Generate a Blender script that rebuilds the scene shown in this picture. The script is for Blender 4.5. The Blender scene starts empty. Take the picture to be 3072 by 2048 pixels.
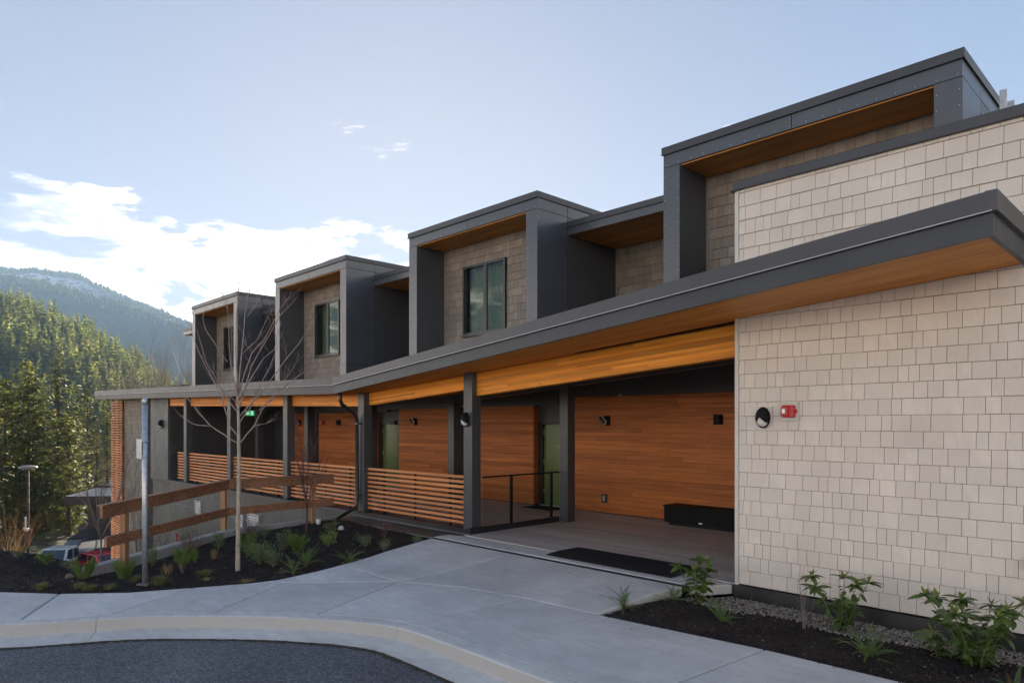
import bpy, math, random
import numpy as np
from mathutils import Vector, Matrix, Euler, noise as mnoise

random.seed(7)
SC = bpy.context.scene
COL = SC.collection

# ------------------------------------------------------------------ camera
FPX, CX, HY, EYE = 2080.0, 1536.0, 1272.0, 2.05      # focal length and horizon in photo pixels, eye height
YAW = math.atan(2011 / FPX)
FW = (-math.cos(YAW), math.sin(YAW)); RT = (math.sin(YAW), math.cos(YAW))
cam_d = bpy.data.cameras.new('camera'); cam = bpy.data.objects.new('camera', cam_d); COL.objects.link(cam)
cam.location = (0, 0, EYE)
cam.rotation_euler = (math.pi / 2, 0, math.atan2(-FW[0], FW[1]))
cam_d.sensor_width = 36.0
cam_d.lens = FPX / 3072 * 36.0
cam_d.shift_y = (HY - 1024) / 3072
cam_d.clip_start = 0.05; cam_d.clip_end = 20000
SC.camera = cam

# ------------------------------------------------------------------ world, sun, exposure
SUN_EL = math.radians(13.5)
_t = (1250 - CX) / FPX
SH = Vector((FW[0] + _t * RT[0], FW[1] + _t * RT[1])).normalized()
SUN = Vector((SH.x * math.cos(SUN_EL), SH.y * math.cos(SUN_EL), math.sin(SUN_EL)))
world = bpy.data.worlds.new('World'); SC.world = world; world.use_nodes = True
wn, wl = world.node_tree.nodes, world.node_tree.links
wn.clear()
def N(nodes, t, **kw):
    n = nodes.new(t)
    for k, v in kw.items():
        setattr(n, k, v)
    return n
def wmath(op, a, b=None, clamp=False):
    n = N(wn, 'ShaderNodeMath', operation=op); n.use_clamp = clamp
    for i, s in enumerate((a, b)):
        if s is None: continue
        if isinstance(s, (int, float)): n.inputs[i].default_value = s
        else: wl.new(s, n.inputs[i])
    return n.outputs[0]
sky = N(wn, 'ShaderNodeTexSky', sky_type='NISHITA'); sky.sun_disc = False
sky.sun_elevation = SUN_EL
sky.sun_rotation = math.atan2(SUN.x, SUN.y)
sky.altitude = 300; sky.air_density = 1.0; sky.dust_density = 1.2; sky.ozone_density = 1.5
# winter sky under a high thin veil: the clear sky with its glow softly compressed, mixed with an even pale blue
def wvec(op, a, b):
    n = N(wn, 'ShaderNodeVectorMath', operation=op)
    for i, q in enumerate((a, b)):
        if isinstance(q, tuple): n.inputs[i].default_value = q
        else: wl.new(q, n.inputs[i])
    return n.outputs[0]
soft = wvec('DIVIDE', sky.outputs[0], wvec('ADD', wvec('DIVIDE', sky.outputs[0], (3.0, 3.0, 3.0)), (1.0, 1.0, 1.0)))
veil = N(wn, 'ShaderNodeMix', data_type='RGBA'); veil.inputs[0].default_value = 0.60
wl.new(wvec('MULTIPLY', soft, (0.95, 0.94, 0.98)), veil.inputs[6]); veil.inputs[7].default_value = (0.04, 0.12, 0.40, 1)
tc = N(wn, 'ShaderNodeTexCoord')
sep = N(wn, 'ShaderNodeSeparateXYZ'); wl.new(tc.outputs['Generated'], sep.inputs[0])
zc = wmath('MAXIMUM', sep.outputs[2], 0.0)
den = wmath('ADD', zc, 0.16)
comb = N(wn, 'ShaderNodeCombineXYZ')
wl.new(wmath('DIVIDE', sep.outputs[0], den), comb.inputs[0]); wl.new(wmath('DIVIDE', sep.outputs[1], den), comb.inputs[1])
wl.new(wmath('MULTIPLY', zc, 5.0), comb.inputs[2])
cn = N(wn, 'ShaderNodeTexNoise'); cn.inputs["Scale"].default_value = 1.45; cn.inputs['Detail'].default_value = 9; cn.inputs['Roughness'].default_value = 0.60
cn.inputs['Distortion'].default_value = 0.25
mp = N(wn, 'ShaderNodeMapping'); mp.inputs['Location'].default_value = (8.2, 0.4, 0.1)
wl.new(comb.outputs[0], mp.inputs[0]); wl.new(mp.outputs[0], cn.inputs['Vector'])
th = N(wn, 'ShaderNodeMapRange'); th.inputs[1].default_value = 0.175; th.inputs[2].default_value = 0.33
th.inputs[3].default_value = 0.39; th.inputs[4].default_value = 0.62
wl.new(zc, th.inputs[0])
cm = N(wn, 'ShaderNodeMapRange', interpolation_type='SMOOTHSTEP'); cm.inputs[1].default_value = 0.0; cm.inputs[2].default_value = 0.10
wl.new(wmath('SUBTRACT', cn.outputs[0], th.outputs[0]), cm.inputs[0])
cn2 = N(wn, 'ShaderNodeTexNoise'); cn2.inputs['Scale'].default_value = 2.1; cn2.inputs['Detail'].default_value = 5
wl.new(mp.outputs[0], cn2.inputs['Vector'])
cc = N(wn, 'ShaderNodeValToRGB'); cc.color_ramp.elements[0].position = 0.34; cc.color_ramp.elements[1].position = 0.68
cc.color_ramp.elements[0].color = (1.3, 1.3, 1.45, 1); cc.color_ramp.elements[1].color = (11.6, 10.1, 8.4, 1)
wl.new(cn2.outputs[0], cc.inputs[0])
cmix = N(wn, 'ShaderNodeMix', data_type='RGBA'); wl.new(cm.outputs[0], cmix.inputs[0])
wl.new(veil.outputs[2], cmix.inputs[6]); wl.new(cc.outputs[0], cmix.inputs[7])
bg = N(wn, 'ShaderNodeBackground'); bg.inputs['Strength'].default_value = 0.1
wo = N(wn, 'ShaderNodeOutputWorld')
wl.new(cmix.outputs[2], bg.inputs[0]); wl.new(bg.outputs[0], wo.inputs[0])

sun_d = bpy.data.lights.new('sun', 'SUN'); sun_o = bpy.data.objects.new('sun', sun_d); COL.objects.link(sun_o)
sun_d.energy = 4.6; sun_d.angle = math.radians(0.5); sun_d.color = (1.0, 0.86, 0.68)
sun_o.rotation_euler = (-SUN).to_track_quat('-Z', 'Y').to_euler()
sun_o.location = (-20, 20, 40)

SC.view_settings.view_transform = 'Standard'; SC.view_settings.look = 'None'
SC.view_settings.exposure = 2.55; SC.view_settings.gamma = 1.0
SC.render.engine = 'CYCLES'
SC.cycles.use_denoising = True
SC.cycles.max_bounces = 8; SC.cycles.diffuse_bounces = 5; SC.cycles.glossy_bounces = 3
SC.cycles.transmission_bounces = 4; SC.cycles.transparent_max_bounces = 12; SC.cycles.volume_bounces = 1
SC.cycles.sample_clamp_indirect = 6.0
SC.cycles.caustics_reflective = False; SC.cycles.caustics_refractive = False

# ------------------------------------------------------------------ photo pixel -> place
def pdir(u):
    t = (u - CX) / FPX
    return FW[0] + t * RT[0], FW[1] + t * RT[1]
def at_z(u, v, z):                       # where the ray meets a level
    D = FPX * (EYE - z) / (v - HY); q = pdir(u)
    return (D * q[0], D * q[1])
def at_y(u, v, y):                       # where the ray meets a facade-parallel plane
    q = pdir(u); D = y / q[1]
    return (D * q[0], y, EYE - D * (v - HY) / FPX)
def at_d(u, v, D):                       # at a known distance
    q = pdir(u)
    return (D * q[0], D * q[1], EYE - D * (v - HY) / FPX)

# ------------------------------------------------------------------ mesh helpers
class MB:
    def __init__(s): s.v = []; s.f = []
    def hexa(s, p):                      # 8 points: bottom 4 ccw, top 4 ccw
        b = len(s.v); s.v += [tuple(q) for q in p]
        s.f += [(b+3, b+2, b+1, b), (b+4, b+5, b+6, b+7), (b, b+1, b+5, b+4), (b+1, b+2, b+6, b+5), (b+2, b+3, b+7, b+6), (b+3, b, b+4, b+7)]
        return s
    def box(s, x0, x1, y0, y1, z0, z1):
        return s.hexa([(x0,y0,z0),(x1,y0,z0),(x1,y1,z0),(x0,y1,z0),(x0,y0,z1),(x1,y0,z1),(x1,y1,z1),(x0,y1,z1)])
    def prism(s, pts, z0, z1):           # pts ccw; z0/z1 number or function(x,y)
        n = len(pts); b = len(s.v)
        g0 = z0 if callable(z0) else (lambda x, y: z0)
        g1 = z1 if callable(z1) else (lambda x, y: z1)
        s.v += [(x, y, g0(x, y)) for x, y in pts] + [(x, y, g1(x, y)) for x, y in pts]
        s.f.append(tuple(range(b+n-1, b-1, -1))); s.f.append(tuple(range(b+n, b+2*n)))
        for i in range(n):
            j = (i+1) % n; s.f.append((b+i, b+j, b+n+j, b+n+i))
        return s
    def tube(s, pts, rad, n=8, cap=True):
        pts = [Vector(p) for p in pts]; m = len(pts)
        if not hasattr(rad, '__len__'): rad = [rad] * m
        b = len(s.v); up = Vector((0.31, 0.17, 0.93))
        prev = None
        for i in range(m):
            t = (pts[min(i+1, m-1)] - pts[max(i-1, 0)])
            t = t.normalized() if t.length > 1e-9 else Vector((0, 0, 1))
            if prev is None:
                a = t.cross(up); a = a.normalized() if a.length > 1e-3 else t.cross(Vector((1, 0, 0))).normalized()
            else:
                a = (prev - t * prev.dot(t)).normalized()
            prev = a; c = t.cross(a)
            for k in range(n):
                w = 2 * math.pi * k / n
                s.v.append(tuple(pts[i] + (a * math.cos(w) + c * math.sin(w)) * rad[i]))
        for i in range(m-1):
            for k in range(n):
                k2 = (k+1) % n
                s.f.append((b+i*n+k, b+i*n+k2, b+(i+1)*n+k2, b+(i+1)*n+k))
        if cap and n > 2:
            s.f.append(tuple(b+k for k in range(n-1, -1, -1))); s.f.append(tuple(b+(m-1)*n+k for k in range(n)))
        return s
    def lathe(s, prof, c, axis='z', n=20, cap=True):      # prof: list of (radius, along)
        b = len(s.v)
        for r, h in prof:
            for k in range(n):
                w = 2*math.pi*k/n; p, q = r*math.cos(w), r*math.sin(w)
                if axis == 'z': s.v.append((c[0]+p, c[1]+q, c[2]+h))
                elif axis == 'y': s.v.append((c[0]+p, c[1]+h, c[2]+q))
                else: s.v.append((c[0]+h, c[1]+p, c[2]+q))
        for i in range(len(prof)-1):
            for k in range(n):
                k2 = (k+1) % n; s.f.append((b+i*n+k, b+i*n+k2, b+(i+1)*n+k2, b+(i+1)*n+k))
        if cap:
            s.f.append(tuple(b+k for k in range(n-1, -1, -1))); s.f.append(tuple(b+(len(prof)-1)*n+k for k in range(n)))
        return s
    def quad(s, *p):
        b = len(s.v); s.v += [tuple(q) for q in p]; s.f.append(tuple(range(b, b+len(p)))); return s
    def add(s, verts, faces, mat=None, off=(0, 0, 0)):
        b = len(s.v)
        if mat is not None: verts = [tuple(mat @ Vector(q)) for q in verts]
        s.v += [(q[0]+off[0], q[1]+off[1], q[2]+off[2]) for q in verts]; s.f += [tuple(b+i for i in f) for f in faces]
        return s
    def mesh(s, name, mat, smooth=False):
        me = bpy.data.meshes.new(name); me.from_pydata(s.v, [], s.f)
        if mat is not None: me.materials.append(mat)
        if smooth: me.polygons.foreach_set('use_smooth', [True] * len(me.polygons))
        me.update(); return me

def link(name, me, parent=None, local=False):
    o = bpy.data.objects.new(name, me); COL.objects.link(o)
    if parent is not None:
        o.parent = parent
        if not local and parent.parent is None and parent.location.length > 0:
            o.matrix_parent_inverse = Matrix.Translation(-Vector(parent.location))
    return o
def mk(name, mb, mat, parent=None, smooth=False, local=False, auto=None, bevel=0.0):
    me = mb.mesh(name, mat, smooth or auto is not None)
    if auto is not None:
        try: me.set_sharp_from_angle(angle=math.radians(auto))
        except Exception: pass
    o = link(name, me, parent, local)
    if bevel:
        b = o.modifiers.new('edge', 'BEVEL'); b.width = bevel; b.segments = 2; b.limit_method = 'ANGLE'
    return o
_unit = {}
def piece(name, x0, x1, y0, y1, z0, z1, mat, parent, local=False):
    me = _unit.get(mat.name)
    if me is None:
        me = MB().box(-.5, .5, -.5, .5, -.5, .5).mesh('piece_' + mat.name, mat); _unit[mat.name] = me
    o = link(name, me, parent, local)
    o.location = ((x0+x1)/2, (y0+y1)/2, (z0+z1)/2); o.scale = (abs(x1-x0), abs(y1-y0), abs(z1-z0))
    return o
def tag(o, label=None, cat=None, group=None, kind=None):
    if label: o['label'] = label
    if cat: o['category'] = cat
    if group: o['group'] = group
    if kind: o['kind'] = kind
    return o
def thing(name, loc, label, cat, group=None, rz=0.0):
    o = bpy.data.objects.new(name, None); COL.objects.link(o); o.location = loc; o.rotation_euler = (0, 0, rz)
    o.empty_display_size = 0.2
    return tag(o, label, cat, group)
def part(name, parent):                  # a part that only holds its pieces
    o = bpy.data.objects.new(name, None); COL.objects.link(o); o.parent = parent; o.empty_display_size = 0.2
    if parent.location.length > 0: o.matrix_parent_inverse = Matrix.Translation(-Vector(parent.location))
    return o
def copy_tree(o, parent=None):
    c = o.copy(); COL.objects.link(c)
    if parent is not None: c.parent = parent
    for ch in o.children: copy_tree(ch, c)
    return c

# ------------------------------------------------------------------ materials
class MT:
    def __init__(s, name):
        s.m = bpy.data.materials.new(name); s.m.use_nodes = True
        s.n = s.m.node_tree.nodes; s.l = s.m.node_tree.links
        s.b = s.n['Principled BSDF']; s.o = s.n['Material Output']
        s.geo = s.n.new('ShaderNodeNewGeometry'); s.oi = s.n.new('ShaderNodeObjectInfo')
        r = s.math('ADD', s.oi.outputs['Random'], s.geo.outputs['Random Per Island'])
        s.rnd = s.math('FRACT', r)
    def put(s, sock, v):
        if isinstance(v, (int, float)): sock.default_value = v
        elif isinstance(v, (tuple, list)): sock.default_value = tuple(v) + ((1,) if len(v) == 3 and len(sock.default_value) == 4 else ())
        else: s.l.new(v, sock)
    def math(s, op, a, b=None, c=None, clamp=False):
        n = s.n.new('ShaderNodeMath'); n.operation = op; n.use_clamp = clamp
        for i, q in enumerate((a, b, c)):
            if q is not None: s.put(n.inputs[i], q)
        return n.outputs[0]
    def pos(s, scale=(1, 1, 1), shift=False):
        n = s.n.new('ShaderNodeMapping'); n.inputs['Scale'].default_value = scale
        s.l.new(s.geo.outputs['Position'], n.inputs[0])
        if shift:
            c = s.n.new('ShaderNodeCombineXYZ'); k = s.math('MULTIPLY', s.rnd, 57.0)
            for i in range(3): s.l.new(k, c.inputs[i])
            s.l.new(c.outputs[0], n.inputs['Location'])
        return n.outputs[0]
    def noise(s, vec, scale, detail=4, rough=0.55, dist=0.0):
        n = s.n.new('ShaderNodeTexNoise'); s.l.new(vec, n.inputs['Vector'])
        n.inputs['Scale'].default_value = scale; n.inputs['Detail'].default_value = detail
        n.inputs['Roughness'].default_value = rough; n.inputs['Distortion'].default_value = dist
        return n.outputs[0]
    def vor(s, vec, scale, feature='F1', out='Distance'):
        n = s.n.new('ShaderNodeTexVoronoi'); n.feature = feature; s.l.new(vec, n.inputs['Vector']); n.inputs['Scale'].default_value = scale
        return n.outputs[out]
    def rng(s, v, a, b, c, d, smooth=False):
        n = s.n.new('ShaderNodeMapRange')
        if smooth: n.interpolation_type = 'SMOOTHSTEP'
        s.put(n.inputs[0], v)
        for i, q in enumerate((a, b, c, d)): s.put(n.inputs[i+1], q)
        return n.outputs[0]
    def mix(s, f, a, b, mode='MIX'):
        n = s.n.new('ShaderNodeMix'); n.data_type = 'RGBA'; n.blend_type = mode
        s.put(n.inputs[0], f); s.put(n.inputs[6], a); s.put(n.inputs[7], b); return n.outputs[2]
    def scale(s, col, k):                # colour times a value
        n = s.n.new('ShaderNodeVectorMath'); n.operation = 'SCALE'; s.put(n.inputs[0], col if not isinstance(col, tuple) else col)
        s.put(n.inputs['Scale'], k); return n.outputs[0]
    def bump(s, h, strength=0.3, dist=0.01):
        n = s.n.new('ShaderNodeBump'); n.inputs['Strength'].default_value = strength; n.inputs['Distance'].default_value = dist
        s.l.new(h, n.inputs['Height']); s.l.new(n.outputs[0], s.b.inputs['Normal'])
    def out(s, col=None, rough=None, spec=None, metal=None):
        if col is not None: s.put(s.b.inputs['Base Color'], col)
        if rough is not None: s.put(s.b.inputs['Roughness'], rough)
        if spec is not None: s.put(s.b.inputs['Specular IOR Level'], spec)
        if metal is not None: s.put(s.b.inputs['Metallic'], metal)
        return s.m

def simple(name, col, rough=0.5, spec=0.5, metal=0.0, var=0.12, vs=3.0, rnd=0.0, bump=0.0, bs=60.0):
    t = MT(name); p = t.pos()
    k = t.rng(t.noise(p, vs, 5), 0.3, 0.7, 1-var, 1+var)
    if rnd: k = t.math('MULTIPLY', k, t.rng(t.rnd, 0, 1, 1-rnd, 1+rnd))
    if bump: t.bump(t.noise(p, bs, 3), bump, 0.01)
    rr = t.rng(t.noise(p, vs*2.3, 3), 0.3, 0.7, rough*0.85, min(1, rough*1.15))
    return t.out(t.scale(col, k), rr, spec, metal)
def cladding_mat(name, col, rough, spec, rnd):
    t = MT(name); p = t.pos()
    st = t.noise(t.pos((14, 14, 0.7)), 1.0, 4, 0.6); big = t.noise(p, 0.8, 4); fine = t.noise(p, 240, 2)
    k = t.math('MULTIPLY', t.rng(st, 0.3, 0.7, 0.96, 1.04), t.rng(big, 0.3, 0.7, 0.86, 1.14)); k = t.math('MULTIPLY', k, t.rng(t.rnd, 0, 1, 1-rnd, 1+rnd))
    t.bump(t.math('ADD', t.noise(t.pos((1.4, 1.4, 1.0), True), 1.0, 2), t.math('MULTIPLY', fine, 0.02)), 0.12, 0.05)
    return t.out(t.scale(col, k), t.rng(st, 0.3, 0.7, rough*0.92, rough*1.1), spec)
def wood(name, dark, light, axis='x', rough=0.55, rnd=0.25, fine=1.0, spec=0.4, knots=False):
    t = MT(name)
    a, c = 0.9*fine, 26.0*fine
    sc = {'x': (a, c, c), 'y': (c, a, c), 'z': (c, c, a)}[axis]
    p = t.pos(sc, True)
    g = t.noise(p, 1.0, 6, 0.6, 0.6)
    col = t.mix(t.rng(g, 0.3, 0.72, 0, 1), dark, light)
    big = t.noise(t.pos((0.5, 3, 3) if axis == 'x' else (3, 3, 0.5), True), 1.0, 2)
    k = t.math('MULTIPLY', t.rng(t.rnd, 0, 1, 1-rnd, 1+rnd), t.rng(big, 0.3, 0.7, 0.86, 1.14))
    col = t.scale(col, k)
    if knots:
        kv = t.vor(t.pos((1.6, 5, 5) if axis == 'x' else (5, 5, 1.6), True), 1.0)
        col = t.mix(t.rng(kv, 0.03, 0.09, 0.75, 0, True), col, (dark[0]*0.35, dark[1]*0.3, dark[2]*0.3))
    t.bump(g, 0.15, 0.004)
    return t.out(col, rough, spec)

m_panel = cladding_mat('dark_panel', (0.060, 0.064, 0.070), 0.40, 0.55, 0.06)
m_frame = cladding_mat('frame_panel', (0.062, 0.070, 0.084), 0.33, 0.8, 0.05)
m_cap = cladding_mat('metal_cap', (0.055, 0.056, 0.062), 0.42, 0.5, 0.04)
m_fascia = cladding_mat('fascia_board', (0.052, 0.056, 0.064), 0.45, 0.4, 0.04)
m_edge = simple('metal_edge', (0.42, 0.43, 0.45), 0.3, 0.8, var=0.05)
m_black = simple('black_metal', (0.018, 0.019, 0.021), 0.33, 0.6, var=0.2, vs=4)
m_matt = simple('matt_black', (0.009, 0.009, 0.010), 0.7, 0.2, var=0.1)
m_col = simple('post_paint', (0.062, 0.066, 0.070), 0.4, 0.55, var=0.08, vs=2)
m_lower = simple('lower_panel', (0.10, 0.105, 0.105), 0.5, 0.45, var=0.1, vs=1.0, rnd=0.05)
m_joint = simple('joint_dark', (0.02, 0.02, 0.022), 0.7, 0.2, var=0.1)
m_strip = simple('pale_strip', (0.28, 0.285, 0.29), 0.4, 0.6, var=0.05)
m_clad = wood('cedar_plank', (0.34, 0.095, 0.022), (0.62, 0.215, 0.055), 'x', 0.5, 0.20, 0.8, 0.25)
m_soff = wood('soffit_board', (0.58, 0.21, 0.036), (0.78, 0.33, 0.070), 'x', 0.55, 0.10, 0.8, 0.3)
m_glu = wood('glulam_wood', (0.86, 0.25, 0.020), (0.98, 0.42, 0.050), 'x', 0.5, 0.30, 0.7, 0.3, True)
m_slat = wood('slat_wood', (0.60, 0.20, 0.065), (0.76, 0.32, 0.125), 'x', 0.55, 0.14, 1.0, 0.35)
m_fence = wood('fence_wood', (0.17, 0.075, 0.038), (0.42, 0.22, 0.12), 'x', 0.65, 0.10, 1.0, 0.3, True)
m_fpost = wood('fence_post_wood', (0.22, 0.11, 0.055), (0.50, 0.28, 0.15), 'z', 0.65, 0.10, 1.0, 0.3, True)

def shingle_mat(name, a, b, rnd):
    t = MT(name)
    p = t.pos((42, 42, 7), True); q = t.pos((12, 12, 2.2), True)
    g = t.noise(p, 1.0, 5, 0.6, 1.2); w = t.n.new('ShaderNodeTexWave'); w.wave_type = 'RINGS'; w.rings_direction = 'SPHERICAL'
    w.inputs['Scale'].default_value = 0.55; w.inputs['Distortion'].default_value = 6; w.inputs['Detail'].default_value = 2.5; w.inputs['Detail Scale'].default_value = 1.2
    t.l.new(q, w.inputs['Vector'])
    h = t.math('ADD', g, t.math('MULTIPLY', w.outputs[1], t.rng(t.rnd, 0.45, 0.9, 0.0, 0.35)))
    col = t.mix(t.rng(h, 0.25, 1.0, 0, 1), a, b)
    k = t.math('MULTIPLY', t.rng(t.rnd, 0, 1, 1-rnd, 1+rnd), t.rng(t.noise(t.pos(), 1.3, 4), 0.3, 0.7, 0.94, 1.06))
    t.bump(h, 0.55, 0.004)
    return t.out(t.scale(col, k), 0.68, 0.3)
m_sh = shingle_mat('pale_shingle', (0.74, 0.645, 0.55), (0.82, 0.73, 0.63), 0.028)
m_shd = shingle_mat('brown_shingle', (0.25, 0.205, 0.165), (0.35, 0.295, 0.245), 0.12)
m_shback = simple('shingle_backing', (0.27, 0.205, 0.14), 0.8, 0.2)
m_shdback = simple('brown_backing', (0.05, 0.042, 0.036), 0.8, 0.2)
m_trim = simple('pale_trim', (0.68, 0.64, 0.58), 0.55, 0.4, var=0.04)

def concrete_mat(name, col, streak=0.12, stain=True, bs=1.0, side=None):
    t = MT(name); p = t.pos()
    big = t.noise(p, 0.9, 5, 0.6); mid = t.noise(t.pos((3, 11, 3)), 1.0, 6, 0.65, 0.4); fine = t.noise(p, 140, 3)
    k = t.math('MULTIPLY', t.rng(big, 0.25, 0.75, 1-streak*1.2, 1+streak*1.2), t.rng(mid, 0.3, 0.7, 0.90, 1.09))
    k = t.math('MULTIPLY', k, t.rng(fine, 0.25, 0.75, 0.80, 1.20))
    k = t.math('MULTIPLY', k, t.rng(t.rnd, 0, 1, 0.92, 1.06))
    c = t.scale(col, k)
    if stain:
        sp = t.vor(p, 4.5); c = t.mix(t.rng(sp, 0.022, 0.05, 0.7, 0), c, (0.10, 0.095, 0.09))
        bl = t.noise(p, 3.3, 5, 0.65, 0.6); c = t.scale(c, t.rng(bl, 0.3, 0.7, 0.94, 1.05))
        st = t.noise(p, 0.55, 3, 0.5, 0.8); c = t.mix(t.rng(st, 0.66, 0.73, 0, 0.16, True), c, (0.27, 0.255, 0.235))
        sd = t.noise(t.pos((1.0, 2.6, 1.0)), 1.9, 6, 0.7); c = t.mix(t.rng(sd, 0.70, 0.80, 0, 0.35, True), c, (0.56, 0.45, 0.31))
    if side:                             # upright faces tinted darker: shade and brownish stain put into the colour
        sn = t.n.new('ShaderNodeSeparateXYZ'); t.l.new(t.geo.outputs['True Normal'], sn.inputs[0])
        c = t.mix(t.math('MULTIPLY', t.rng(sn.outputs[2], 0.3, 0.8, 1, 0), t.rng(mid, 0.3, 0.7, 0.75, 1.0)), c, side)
    t.bump(t.math('ADD', t.math('MULTIPLY', mid, 0.5), fine), 0.3*bs, 0.004)
    return t.out(c, t.rng(mid, 0.3, 0.7, 0.62, 0.85), 0.35)
m_conc = concrete_mat('pavement_concrete', (0.63, 0.595, 0.555))
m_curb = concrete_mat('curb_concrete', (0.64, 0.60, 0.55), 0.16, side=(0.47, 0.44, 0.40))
m_curbside = m_curb
m_rwall = concrete_mat('wall_concrete', (0.36, 0.345, 0.32), 0.2, True, 2.0)
m_bed = simple('joint_concrete', (0.05, 0.048, 0.046), 0.9, 0.2)

def asphalt_mat():
    t = MT('asphalt'); p = t.pos()
    f1 = t.vor(p, 190); f2 = t.noise(p, 95, 4, 0.7); big = t.noise(p, 0.7, 4)
    k = t.math('MULTIPLY', t.rng(f2, 0.32, 0.68, 0.45, 1.7), t.rng(big, 0.3, 0.7, 0.75, 1.25))
    cell = t.vor(p, 62, 'F1', 'Color'); sx = t.n.new('ShaderNodeSeparateXYZ'); t.l.new(cell, sx.inputs[0])
    k = t.math('MULTIPLY', k, t.rng(t.math('POWER', sx.outputs[0], 2.0), 0, 1, 0.70, 1.9))
    c = t.scale((0.105, 0.107, 0.115), k)
    du = t.noise(p, 1.3, 6, 0.7); c = t.mix(t.rng(du, 0.60, 0.78, 0, 0.30, True), c, (0.27, 0.245, 0.21))
    sp = t.vor(p, 60); c = t.mix(t.rng(sp, 0.08, 0.2, 0.6, 0), c, (0.22, 0.22, 0.22))
    t.bump(t.math('ADD', f1, f2), 0.75, 0.006)
    return t.out(c, 0.78, 0.45)
m_asph = asphalt_mat()
m_asphedge = simple('asphalt_edge', (0.075, 0.06, 0.045), 0.95, 0.2, var=0.5, vs=14, bump=0.8, bs=70)

def mulch_mat(name='mulch_soil'):
    t = MT(name); p = t.pos()
    a = t.noise(p, 34, 6, 0.75, 1.5); b = t.noise(p, 2.2, 4); v = t.vor(t.pos((1, 1.6, 1.3)), 55)
    k = t.math('MULTIPLY', t.rng(a, 0.3, 0.7, 0.25, 1.9), t.rng(b, 0.3, 0.7, 0.75, 1.25))
    c = t.scale((0.044, 0.034, 0.030), k)
    t.bump(t.math('ADD', a, t.math('MULTIPLY', v, 0.7)), 1.0, 0.03)
    return t.out(c, 0.95, 0.15)
m_mulch = mulch_mat()
m_chip = simple('bark_chip', (0.050, 0.036, 0.029), 0.9, 0.2, var=0.3, vs=20, rnd=0.75)
m_speck = simple('pale_chip', (0.30, 0.27, 0.23), 0.9, 0.2, var=0.2, vs=20, rnd=0.5)
def stone_mat():
    t = MT('gravel_stone')
    c = t.mix(t.math('POWER', t.rnd, 1.6), (0.20, 0.16, 0.125), (0.48, 0.425, 0.37)); c = t.scale(c, t.rng(t.noise(t.pos(), 40, 4), 0.3, 0.7, 0.75, 1.25))
    return t.out(c, 0.8, 0.3)
m_stone = stone_mat()
m_white = simple('white_paint', (0.78, 0.77, 0.75), 0.5, 0.4, var=0.05)
m_galv = simple('galvanised_steel', (0.52, 0.54, 0.57), 0.42, 0.5, 0.75, 0.16, 22)
m_red = simple('red_plastic', (0.55, 0.018, 0.02), 0.35, 0.5, var=0.06)
m_lens = simple('frosted_lens', (0.75, 0.73, 0.68), 0.3, 0.5, var=0.03)
m_chrome = simple('chrome', (0.6, 0.58, 0.55), 0.18, 0.5, 0.9, 0.05)
m_door = simple('green_door', (0.12, 0.17, 0.055), 0.22, 0.6, var=0.05)
m_deck = wood('deck_board', (0.46, 0.41, 0.355), (0.60, 0.54, 0.475), 'x', 0.7, 0.10, 1.0, 0.3)
m_mat = simple('rubber_mat', (0.016, 0.016, 0.017), 0.8, 0.3, var=0.3, vs=60, bump=0.9, bs=120)
m_tyre = simple('tyre_rubber', (0.02, 0.02, 0.02), 0.8, 0.3)
m_curtain = simple('pale_curtain', (0.40, 0.43, 0.30), 0.8, 0.2, var=0.1, vs=2)

def glass_mat(name, tint, refl=0.08, rough=0.01):
    t = MT(name)
    tr = t.n.new('ShaderNodeBsdfTransparent'); tr.inputs[0].default_value = tint + (1,)
    gl = t.n.new('ShaderNodeBsdfGlossy'); gl.inputs[0].default_value = (0.95, 0.97, 1, 1); gl.inputs['Roughness'].default_value = rough
    lw = t.n.new('ShaderNodeLayerWeight'); lw.inputs[0].default_value = 0.5
    fr = t.math('ADD', t.math('MULTIPLY', t.math('POWER', lw.outputs['Facing'], 5.0), 0.8), refl, clamp=True)
    ms = t.n.new('ShaderNodeMixShader'); t.l.new(fr, ms.inputs[0])
    t.l.new(tr.outputs[0], ms.inputs[1]); t.l.new(gl.outputs[0], ms.inputs[2]); t.l.new(ms.outputs[0], t.o.inputs[0])
    return t.m
m_glass = glass_mat('window_glass', (0.70, 0.76, 0.69), 0.05)
m_guard = glass_mat('guard_glass', (0.93, 0.95, 0.94), 0.025)
m_carglass = glass_mat('car_glass', (0.25, 0.28, 0.30), 0.08)

def leaf_mat(name, a, b, trans=0.35, rough=0.45, spec=0.4, ns=3.0, sat=None):
    t = MT(name)
    c = t.mix(t.rng(t.noise(t.pos(), ns, 4), 0.3, 0.7, 0, 1), a, b)
    c = t.scale(c, t.rng(t.rnd, 0, 1, 0.82, 1.18))
    t.out(c, rough, spec)
    tb = t.n.new('ShaderNodeBsdfTranslucent'); t.l.new(t.scale(c, 1.3), tb.inputs[0])
    ms = t.n.new('ShaderNodeMixShader'); ms.inputs[0].default_value = trans
    t.l.new(t.b.outputs[0], ms.inputs[1]); t.l.new(tb.outputs[0], ms.inputs[2]); t.l.new(ms.outputs[0], t.o.inputs[0])
    return t.m
m_rhod = leaf_mat('rhododendron_leaf', (0.060, 0.120, 0.028), (0.15, 0.215, 0.050), 0.28, 0.30, 0.6, 5)
m_rhody = leaf_mat('young_leaf', (0.16, 0.23, 0.04), (0.30, 0.35, 0.08), 0.3, 0.35, 0.5, 5)
m_stemg = simple('green_stem', (0.17, 0.19, 0.05), 0.5, 0.4)
m_fern = leaf_mat('fern_leaf', (0.085, 0.15, 0.040), (0.19, 0.26, 0.08), 0.3, 0.5, 0.3, 9)
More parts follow.
